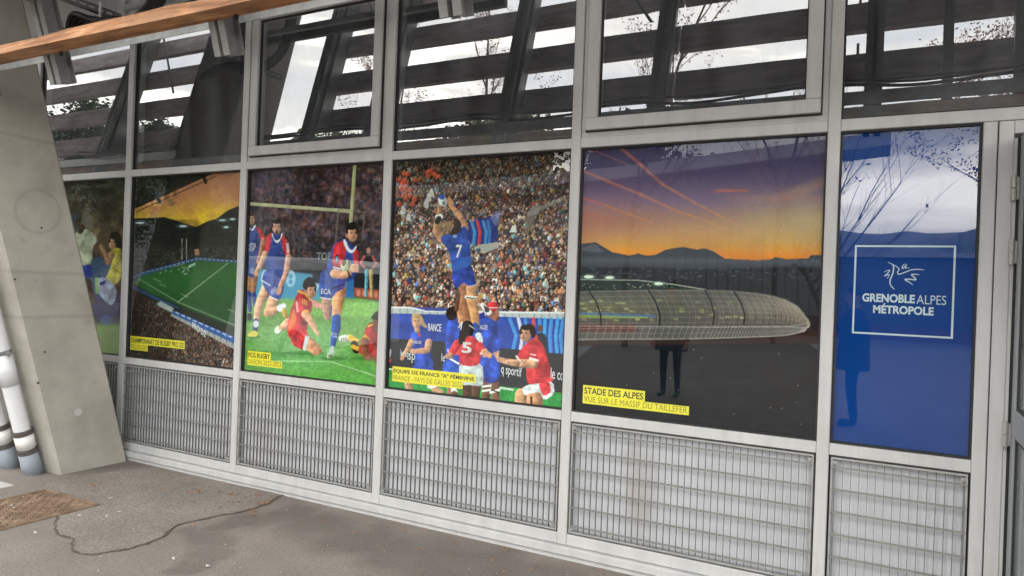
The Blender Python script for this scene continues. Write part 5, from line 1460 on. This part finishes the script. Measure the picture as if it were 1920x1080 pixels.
# ------------------------------------------------------------------ the yard behind the camera, seen mirrored in the glass
# mountains
def ridge(name, r, az0, az1, n, base, amp, seed, m, extra=()):
    rg = np.random.default_rng(seed)
    ph = rg.random(8) * 6.28
    k = MB(); top = []
    for i in range(n + 1):
        az = math.radians(az0 + (az1 - az0) * i / n)
        h = base + amp * sum(math.sin(az * f_ + ph[j]) / (j + 1.5) for j, f_ in enumerate((5, 9, 17, 31, 53, 97)))
        for (c0, wd, hh) in extra: h += hh * math.exp(-((math.degrees(az) - c0) / wd) ** 2)
        top.append((az, max(h, base * .3)))
    for (az, h) in top:
        for q, f_ in ((1.0, 0.0), (1.08, .45), (1.16, .8), (1.25, 1.0), (1.5, .5)):
            k.v.append((math.sin(az) * r * q, -CAM_D - math.cos(az) * r * q, -1 + f_ * h * 1.25 * (1 + .05 * rg.normal() * (f_ < 1)) if f_ else -1.0))
    for i in range(n):
        for j in range(4): k.f.append((i * 5 + j, i * 5 + j + 1, i * 5 + 5 + j + 1, i * 5 + 5 + j)); k.m.append(0)
    tag(k.build(name, m, smooth=True), kind='structure')
FARM = m_plain('hazed_far_forest', (.23, .25, .28), .95, 0, .2, .004); NEARM = m_plain('near_forest', (.13, .15, .155), .95, 0, .25, .008)  # far ridge paler and bluer: air haze put into its colour
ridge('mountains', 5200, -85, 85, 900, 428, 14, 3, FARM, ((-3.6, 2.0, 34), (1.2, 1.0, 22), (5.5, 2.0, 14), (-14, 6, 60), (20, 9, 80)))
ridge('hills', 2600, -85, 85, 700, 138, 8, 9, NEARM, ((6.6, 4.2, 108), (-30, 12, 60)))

# hall with corrugated cladding and rising roof
CLAD = m_plain('grey_corrugated_cladding', (.22, .22, .24), .5, .2, .08, .6)
FASC = m_plain('pale_roof_fascia', (.35, .36, .38), .6, 0, .06, 1)
REDB = m_plain('red_brown_plinth', (.16, .06, .05), .8, 0, .2, 1)
def hall(lab, pts, yf, dep, over):
    e = empty('hall', (pts[0][0], yf, 0)); tag(e, lab, 'building', 'halls across the yard')
    xs = [p[0] for p in pts]
    def top(x): return float(np.interp(x, xs, [p[1] for p in pts]))
    x = xs[0]; k = MB()
    while x < xs[-1]:
        x2 = min(x + .5, xs[-1])
        k.poly([(x, yf, .9), (x + .02, yf + .05, .9), (x + .02, yf + .05, top(x)), (x, yf, top(x))]); k.poly([(x + .02, yf + .05, .9), (x2 - .06, yf + .05, .9), (x2 - .06, yf + .05, top(x2)), (x + .02, yf + .05, top(x))])
        k.poly([(x2 - .06, yf + .05, .9), (x2 - .04, yf, .9), (x2 - .04, yf, top(x2)), (x2 - .06, yf + .05, top(x2))]); k.poly([(x2 - .04, yf, .9), (x2, yf, .9), (x2, yf, top(x2)), (x2 - .04, yf, top(x2))])
        x = x2
    keep(k.build('wall', CLAD, recalc=False), e)
    k = MB(); k.box(xs[0], xs[-1], yf - .3, yf + .08, -.1, .9); keep(k.build('plinth', REDB), e)
    k = MB()
    for xe in (xs[0], xs[-1]): k.poly([(xe, yf, 0), (xe, yf - dep, 0), (xe, yf - dep, top(xe)), (xe, yf, top(xe))])
    keep(k.build('end_wall', CLAD), e)
    k = MB()
    P_ = [(xs[0] - over[0], pts[0][1])] + [tuple(p) for p in pts[1:-1]] + [(xs[-1] + over[1], pts[-1][1])]
    pr = [(p[0], p[1] + .05) for p in P_] + [(p[0], p[1] + .62) for p in reversed(P_)]
    k.prism(pr, lambda p, y: (p[0], y, p[1]), yf + 1.4, yf - 1.2); keep(k.build('roof_edge', FASC), e)
    P_ = [tuple(p) for p in pts]
    pr = [(p[0], p[1] + .02) for p in P_] + [(p[0], p[1] + .5) for p in reversed(P_)]
    k = MB(); k.prism(pr, lambda p, y: (p[0], y, p[1]), yf - 1.21, yf - dep); keep(k.build('roof', FASC), e)
hall('long grey corrugated hall with roof rising to a pointed overhang on the right', [(-25.9, 6.3), (-11.3, 6.95), (-2.3, 7.85)], -29.6, 3.0, (0, 2.3))
hall('grey corrugated hall with roof falling to the right, far left', [(-75, 12.5), (-44, 11.4), (-33.9, 9.0), (-26.2, 6.9)], -29.4, 18, (0, 0))
lb = empty('low_building', (18, -30, 0)); tag(lb, 'long low building with horizontal cladding and a red-brown foot', 'building')
LCL = m_plain('dark_horizontal_cladding', (.09, .095, .105), .55, .1, .1, 1)
for i in range(12):
    k = MB(); k.box(-2.0, 42, -30.0 - .0, -29.93, .62 + i * .235, .62 + i * .235 + .215); keep(k.build('cladding_board', LCL), lb)
k = MB(); k.box(-2.0, 42, -40, -30.02, -.1, 3.45); keep(k.build('core', LCL), lb)
k = MB(); k.box(-2.0, 42, -30.2, -29.85, -.1, .6); keep(k.build('plinth', REDB), lb)
k = MB(); k.box(-2.3, 42.3, -40.3, -29.6, 3.46, 3.66); keep(k.build('roof', FASC), lb)

# trees
BARK = m_plain('grey_bark', (.10, .085, .07), .9, 0, .3, 6)
LFR = m_plain('russet_leaf', (.22, .085, .06), .75, 0, .4, 2); LFG = m_plain('evergreen_leaf', (.045, .075, .03), .7, 0, .45, 1.3); LFO = m_plain('olive_leaf', (.10, .105, .045), .7, 0, .4, 1.3)
def tree(name, x, y, h, lab, grp, seed, nleaf, leafm, up=.55, spread=.28, first=.25, leafsize=.06, levels=3, dens=9, limbs=()):
    rd = random.Random(seed)
    e = empty(name, (x, y, 0)); tag(e, lab, 'tree', grp)
    tr = MB(); tips = []
    def branch(p, d, L, r, lv):
        pts = [p.copy()]; rr = [r]; n = 5
        for i in range(n):
            d = (d + Vector((rd.gauss(0, .11), rd.gauss(0, .11), rd.gauss(0, .06) + (.05 if lv else 0)))).normalized()
            p = p + d * (L / n); pts.append(p.copy()); rr.append(r * (1 - .75 * (i + 1) / n))
        tr.tube(pts, rr, 6 if lv < 2 else 4, cap=False)
        if lv >= 1: tips.append(pts)
        if lv < levels:
            m_ = dens if lv == 0 else 5
            if lv == 0 and limbs:
                for (hz, tx, tz) in limbs:
                    j = min(int(hz / L * n), n - 1); bp = pts[j].lerp(pts[j + 1], hz / L * n - j)
                    tg = Vector((tx - x, rd.uniform(-.5, .5), tz)); v_ = tg - bp
                    branch(bp, v_.normalized(), v_.length, rr[j] * .45, 1)
            for i in range(m_):
                q = (first + (1 - first) * (i + rd.random()) / m_) if lv == 0 else .25 + .7 * rd.random()
                j = min(int(q * n), n - 1); bp = pts[j].lerp(pts[j + 1], q * n - j)
                a = rd.uniform(0, 6.28) if lv == 0 else rd.uniform(-3.14, 3.14)
                ax = Vector((math.cos(a), math.sin(a), 0))
                nd = (ax * (1 - up) + d * up).normalized() if lv == 0 else (d * up + (ax + Vector((0, 0, .3))) * (1 - up)).normalized()
                branch(bp, nd, L * (spread * (1.35 - q * .75) if lv == 0 else .55), rr[j] * .5, lv + 1)
    branch(Vector((0, 0, -.05)), Vector((0, 0, 1)), h, h * .008 + .012, 0)
    o = tr.build('trunk', BARK, e, smooth=True, recalc=False)
    lf_ = MB()
    for i in range(nleaf):
        pts = tips[rd.randrange(len(tips))]
        j = rd.randrange(1, len(pts)); p = pts[j - 1].lerp(pts[j], rd.random()) + Vector((rd.gauss(0, leafsize * 2), rd.gauss(0, leafsize * 2), rd.gauss(0, leafsize * 2)))
        s_ = leafsize * rd.uniform(.6, 1.4)
        a = Vector((rd.gauss(0, 1), rd.gauss(0, 1), rd.gauss(0, 1))).normalized(); b = a.orthogonal().normalized()
        lf_.poly([p - a * s_, p + b * s_ * .5, p + a * s_, p - b * s_ * .5])
    if nleaf: lf_.build('crown', leafm, e, recalc=False)
    return e
G1 = 'slim trees mirrored in the upper windows'
tree('slim_tree', -11.9, -16, 10.9, 'slim russet tree mirrored in the window above the lineout poster', G1, 1, 5200, LFR, leafsize=.036)
tree('slim_tree', -17.4, -16, 10.0, 'slim russet tree mirrored in the hinged window above the runner poster', G1, 2, 4600, LFR, leafsize=.036)
tree('slim_tree', -6.7, -16, 10.4, 'upswept slim tree mirrored in the hinged window above the sunset poster', G1, 3, 2600, LFR, up=.72, spread=.30, leafsize=.034)
tree('slim_tree', -3.4, -22, 11.2, 'sparse slim tree mirrored at the right end of the wide hinged window', G1, 4, 500, LFR, up=.66, spread=.16, leafsize=.04)
LIMBS = [(1.6 + .22 * i_, *on_y(px_, py_, 14.0)) for i_, (px_, py_) in enumerate(((1745, 410), (1735, 300), (1712, 345), (1690, 262), (1668, 270), (1640, 300), (1615, 250)))]
tree('bare_tree', -1.15, -14, 7.2, 'bare tree with upswept branches mirrored at the left of the blue poster', 'bare trees by the yard', 5, 40, LFR, up=.62, spread=.30, first=.3, dens=5, limbs=LIMBS)
tree('russet_tree', 2.9, -15, 8.8, 'broad russet tree mirrored at the right of the blue poster', 'broad trees by the yard', 6, 7000, LFR, up=.30, spread=.26, first=.44, dens=12, leafsize=.036)
for i, (x, y, h, lab) in enumerate(((-25, -12.5, 6.6, 'dense dark evergreen mirrored beside the pier'), (-30, -14, 7.6, 'tall dense evergreen mirrored at far left behind the other'), (-21, -19, 6.4, 'olive evergreen mirrored above the floodlit pitch poster'))):
    tree('evergreen_tree', x, y, h, lab, 'evergreens at the far left of the yard', 20 + i, 16000, (LFG, LFG, LFO)[i], up=.3, spread=.38, first=.08, leafsize=.085, dens=18)
# added tree belt behind the halls, blocking mirrored sky: three kinds, copied
proto = []
for i in range(3):
    proto.append(tree('screening_tree', 0, 0, 11.9 + i * .5, '', 'added belt of trees behind the halls', 40 + i, 9000, (LFG, LFO, LFG)[i], up=.3, spread=.36, first=.1, leafsize=.30, levels=2, dens=26))
place = ['the left end', 'second place from the left', 'third place from the left', 'fourth place from the left', 'fifth place from the left', 'sixth place from the left', 'seventh place from the left', 'the right end']
spots = [(-58, -52), (-51, -50), (-45, -50), (-39, -49), (-33.5, -49), (-28, -48.5), (-22.5, -49), (-17, -50)]
for i, (x, y) in enumerate(spots):
    src = proto[i % 3]
    if i < 3: o = src
    else:
        o = src.copy(); COL.objects.link(o)
        for ch in src.children:
            c = ch.copy(); COL.objects.link(c); c.parent = o
    o.location = (x, y, 0); o.rotation_euler.z = i * 1.7; o.scale = (1.15, 1.15, 1.0 + .05 * (i % 3))
    o['label'] = 'dense tree added behind the hall roofs to block sky, at ' + place[i] + ' of the belt'

# parked van
VB = m_plain('silver_white_van_paint', (.80, .81, .83), .28, 0, .03, .5); VG = m_plain('dark_van_glass', (.02, .022, .025), .06, 0, .1, 1); TY = m_plain('tyre_rubber', (.02, .02, .02), .8)
RL = m_plain('red_tail_lamp', (.45, .03, .03), .25); HUB = m_plain('alloy_rim', (.4, .4, .42), .35, .8)
van = empty('parked_van', (-11.4, -6.9, 0)); tag(van, 'silver-white van parked across the yard, mirrored in the left posters', 'van')
vx0, vx1 = -14.1, -8.75
side = [(0.0, .42), (0.02, .95), (.10, 1.05), (.75, 1.22), (1.35, 1.85), (1.62, 2.00), (2.4, 2.06), (4.9, 2.03), (5.18, 1.92), (5.30, 1.25), (5.35, .95), (5.35, .42)]
k = MB(); n = len(side); lay = [(-.98, .96, .96), (-.90, 1.0, 1.0), (.90, 1.0, 1.0), (.98, .96, .96)]
for (yy, sx, sz) in lay:
    for (u, z) in side:
        tap = 1 - .10 * max(0, (z - 1.1)) * (1 if abs(yy) > .5 else 0)
        k.v.append((vx0 + 2.67 + (u - 2.67) * sx, -6.9 + yy * tap, .42 + (z - .42) * sz))
for i in range(3):
    for j in range(n):
        j2 = (j + 1) % n; k.f.append((i * n + j, i * n + j2, (i + 1) * n + j2, (i + 1) * n + j)); k.m.append(0)
k.f += [tuple(range(n)), tuple(3 * n + j for j in range(n))]; k.m += [0, 0]
keep(k.build('body', VB, bevel=.02, smooth=False), van)
for sy in (-1, 1):
    for (u0, u1, u2, u3) in ((1.02, 2.15, 2.15, 1.55), (2.25, 3.6, 3.6, 2.25), (3.7, 5.0, 4.95, 3.7)):
        k = MB(); y0 = -6.9 + sy * .975; y1 = -6.9 + sy * .93
        k.poly([(vx0 + u0, y0, 1.25), (vx0 + u1, y0, 1.25), (vx0 + u2, y1 - sy * -.0, 1.80), (vx0 + u3, y1, 1.80)])
        k.poly([(vx0 + u0, y0 - sy * .03, 1.25), (vx0 + u1, y0 - sy * .03, 1.25), (vx0 + u2, y1 - sy * .03, 1.80), (vx0 + u3, y1 - sy * .03, 1.80)]); keep(k.build('side_window', VG), van)
    for u in (.95, 4.3):
        k = MB(); c = (vx0 + u, -6.9 + sy * .80, .34)
        k.tube([(c[0], c[1], c[2]), (c[0], c[1] + sy * .2, c[2])], .34, 24); wh = keep(k.build('wheel', TY), van)
        k = MB(); k.tube([(c[0], c[1] + sy * .2, c[2]), (c[0], c[1] + sy * .212, c[2])], .21, 16); keep(k.build('rim', HUB), wh)
    k = MB(); k.box(vx1 - .06, vx1 + .012, -6.9 + sy * .86 - .06, -6.9 + sy * .86 + .06, 1.1, 1.75); keep(k.build('tail_lamp', RL), van)
    k = MB(); k.box(vx0 - .012, vx0 + .1, -6.9 + sy * .72 - .17, -6.9 + sy * .72 + .17, .75, .93); keep(k.build('headlight', m_plain('headlight_glass', (.6, .6, .58), .1)), van)
k = MB(); k.poly([(vx0 + .80, -7.72, 1.27), (vx0 + .80, -6.08, 1.27), (vx0 + 1.34, -6.14, 1.86), (vx0 + 1.34, -7.66, 1.86)]); keep(k.build('windscreen', VG), van)
k = MB(); k.box(vx1 - .04, vx1 - .008, -7.6, -6.2, 1.3, 1.78); keep(k.build('rear_window', VG), van)

# two people standing behind the camera
def person(x, y, heading, lab, trousers, coat, shoe, hair_c, arms_up):
    e = empty('person', (x, y, 0)); e.rotation_euler.z = heading
    tag(e, lab, 'person', 'people standing in the yard')
    V, Ed, Rd = [], [], []
    def add(p, r, par=None):
        V.append(p); Rd.append(r if isinstance(r, tuple) else (r, r))
        if par is not None: Ed.append((par, len(V) - 1))
        return len(V) - 1
    # facing +x locally
    pel = add((0, 0, .96), (.15, .19)); wa = add((0, 0, 1.12), (.135, .18), pel); ch = add((.01, 0, 1.32), (.14, .20), wa); nk0 = add((-.01, 0, 1.46), (.075, .09), ch)
    nk = add((.01, 0, 1.53), .055, nk0); hd0 = add((.03, 0, 1.60), (.085, .075), nk); hd = add((.035, 0, 1.68), (.098, .08), hd0); ht = add((.03, 0, 1.745), (.07, .06), hd)
    add((.125, 0, 1.635), .018, hd0)
    for s_ in (-1, 1):
        add((.03, s_ * .085, 1.64), .02, hd0)
        hp = add((0, s_ * .10, .90), (.10, .10), pel); kn = add((.025, s_ * .11, .50), (.066, .066), hp); an = add((-.02, s_ * .115, .10), (.048, .048), kn)
        he = add((-.03, s_ * .115, .045), (.04, .042), an); add((.17, s_ * .13, .032), (.030, .042), he)
        sh = add((-.005, s_ * .19, 1.42), (.075, .07), ch)
        if arms_up: el, wr = (.06, s_ * .27, 1.17), (.30, s_ * .12, 1.33)
        else: el, wr = (-.03, s_ * .27, 1.14), (.06, s_ * .27, .90)
        a1 = add(el, .055, sh); a2 = add(wr, .036, a1)
        d = (Vector(wr) - Vector(el)).normalized()
        pm = add(tuple(Vector(wr) + d * .07), (.02, .036), a2)
        perp = d.cross(Vector((1, 0, 0)) if abs(d.x) < .7 else Vector((0, 0, 1))).normalized()
        for f_ in range(4):
            b0 = Vector(wr) + d * .10 + perp * (f_ - 1.5) * .021
            L_ = (.030, .036, .034, .026)[f_]
            k1 = add(tuple(b0), .0095, pm); k2 = add(tuple(b0 + d * L_ + Vector((.008, -s_ * .010, 0))), .009, k1); add(tuple(b0 + d * L_ * 1.7 + Vector((.012, -s_ * .032, 0))), .008, k2)
        t1 = add(tuple(Vector(wr) + d * .03 + perp * .035), .011, a2); add(tuple(Vector(wr) + d * .075 + perp * .052 + Vector((.01, -s_ * .012, 0))), .0095, t1)
    me = bpy.data.meshes.new('body'); me.from_pydata(V, Ed, [])
    o = bpy.data.objects.new('body', me); COL.objects.link(o)
    md = o.modifiers.new('skin', 'SKIN'); md.use_smooth_shade = True
    sv = me.skin_vertices[0].data
    for i, r in enumerate(Rd): sv[i].radius = r
    sv[0].use_root = True
    sb = o.modifiers.new('sub', 'SUBSURF'); sb.levels = sb.render_levels = 1
    bpy.context.view_layer.update()
    m2 = bpy.data.meshes.new_from_object(o.evaluated_get(bpy.context.evaluated_depsgraph_get()))
    bpy.data.objects.remove(o)
    mats_ = [m_plain('skin', (.45, .27, .20), .6, 0, .05), m_plain('trouser_cloth', trousers, .9), m_plain('coat_cloth', coat, .9), m_plain('shoe_leather', shoe, .6)]
    m2.materials.clear()
    for mm_ in mats_: m2.materials.append(mm_)
    for p in m2.polygons:
        c = p.center
        hand = (abs(c.y) < .2 and c.x > .31) if arms_up else (abs(c.y) > .2 and c.z < .88 and c.z > .6)
        p.material_index = 3 if c.z < .085 else 0 if (c.z > 1.50 or hand) else 1 if (c.z < .86 and abs(c.y) < .24) else 2
        p.use_smooth = True
    b = mobj('body', m2, None, e)
    k = MB()      # coat skirt
    rings = [(.72, .20, .26), (.80, .195, .255), (.95, .19, .245), (1.10, .18, .235), (1.30, .185, .255), (1.42, .15, .24), (1.49, .09, .12)]
    sg = 20
    for (z, rx, ry) in rings:
        for i in range(sg):
            a = 2 * math.pi * i / sg; k.v.append((rx * math.cos(a) * (1 + .04 * math.sin(3 * a + z * 9)) + .005, ry * math.sin(a), z))
    for j in range(len(rings) - 1):
        for i in range(sg): k.f.append((j * sg + i, j * sg + (i + 1) % sg, (j + 1) * sg + (i + 1) % sg, (j + 1) * sg + i)); k.m.append(0)
    k.build('coat', mats_[2], e, smooth=True)
    k = MB()      # hair cap
    for j in range(7):
        ph_ = j / 6 * 1.75
        for i in range(14):
            a = 2 * math.pi * i / 14; k.v.append((.022 + .112 * math.sin(ph_) * math.cos(a) * (1 if math.cos(a) < .3 else .82), .092 * math.sin(ph_) * math.sin(a), 1.69 + .125 * math.cos(ph_) - (.0 if math.cos(a) < .3 else -.035 * math.sin(ph_))))
    for j in range(6):
        for i in range(14): k.f.append((j * 14 + i, j * 14 + (i + 1) % 14, (j + 1) * 14 + (i + 1) % 14, (j + 1) * 14 + i)); k.m.append(0)
    k.build('hair', m_plain('hair', hair_c, .7), e, smooth=True)
person(-.33, -6.1, math.radians(180), 'person in dark coat standing sideways, mirrored in the blue poster', (.012, .013, .018), (.010, .011, .016), (.012, .012, .012), (.03, .022, .016), True)
person(-2.93, -7.0, math.radians(95), 'person in black with green shoes, mirrored in the sunset poster', (.010, .010, .011), (.012, .012, .013), (.03, .09, .03), (.02, .016, .012), False)
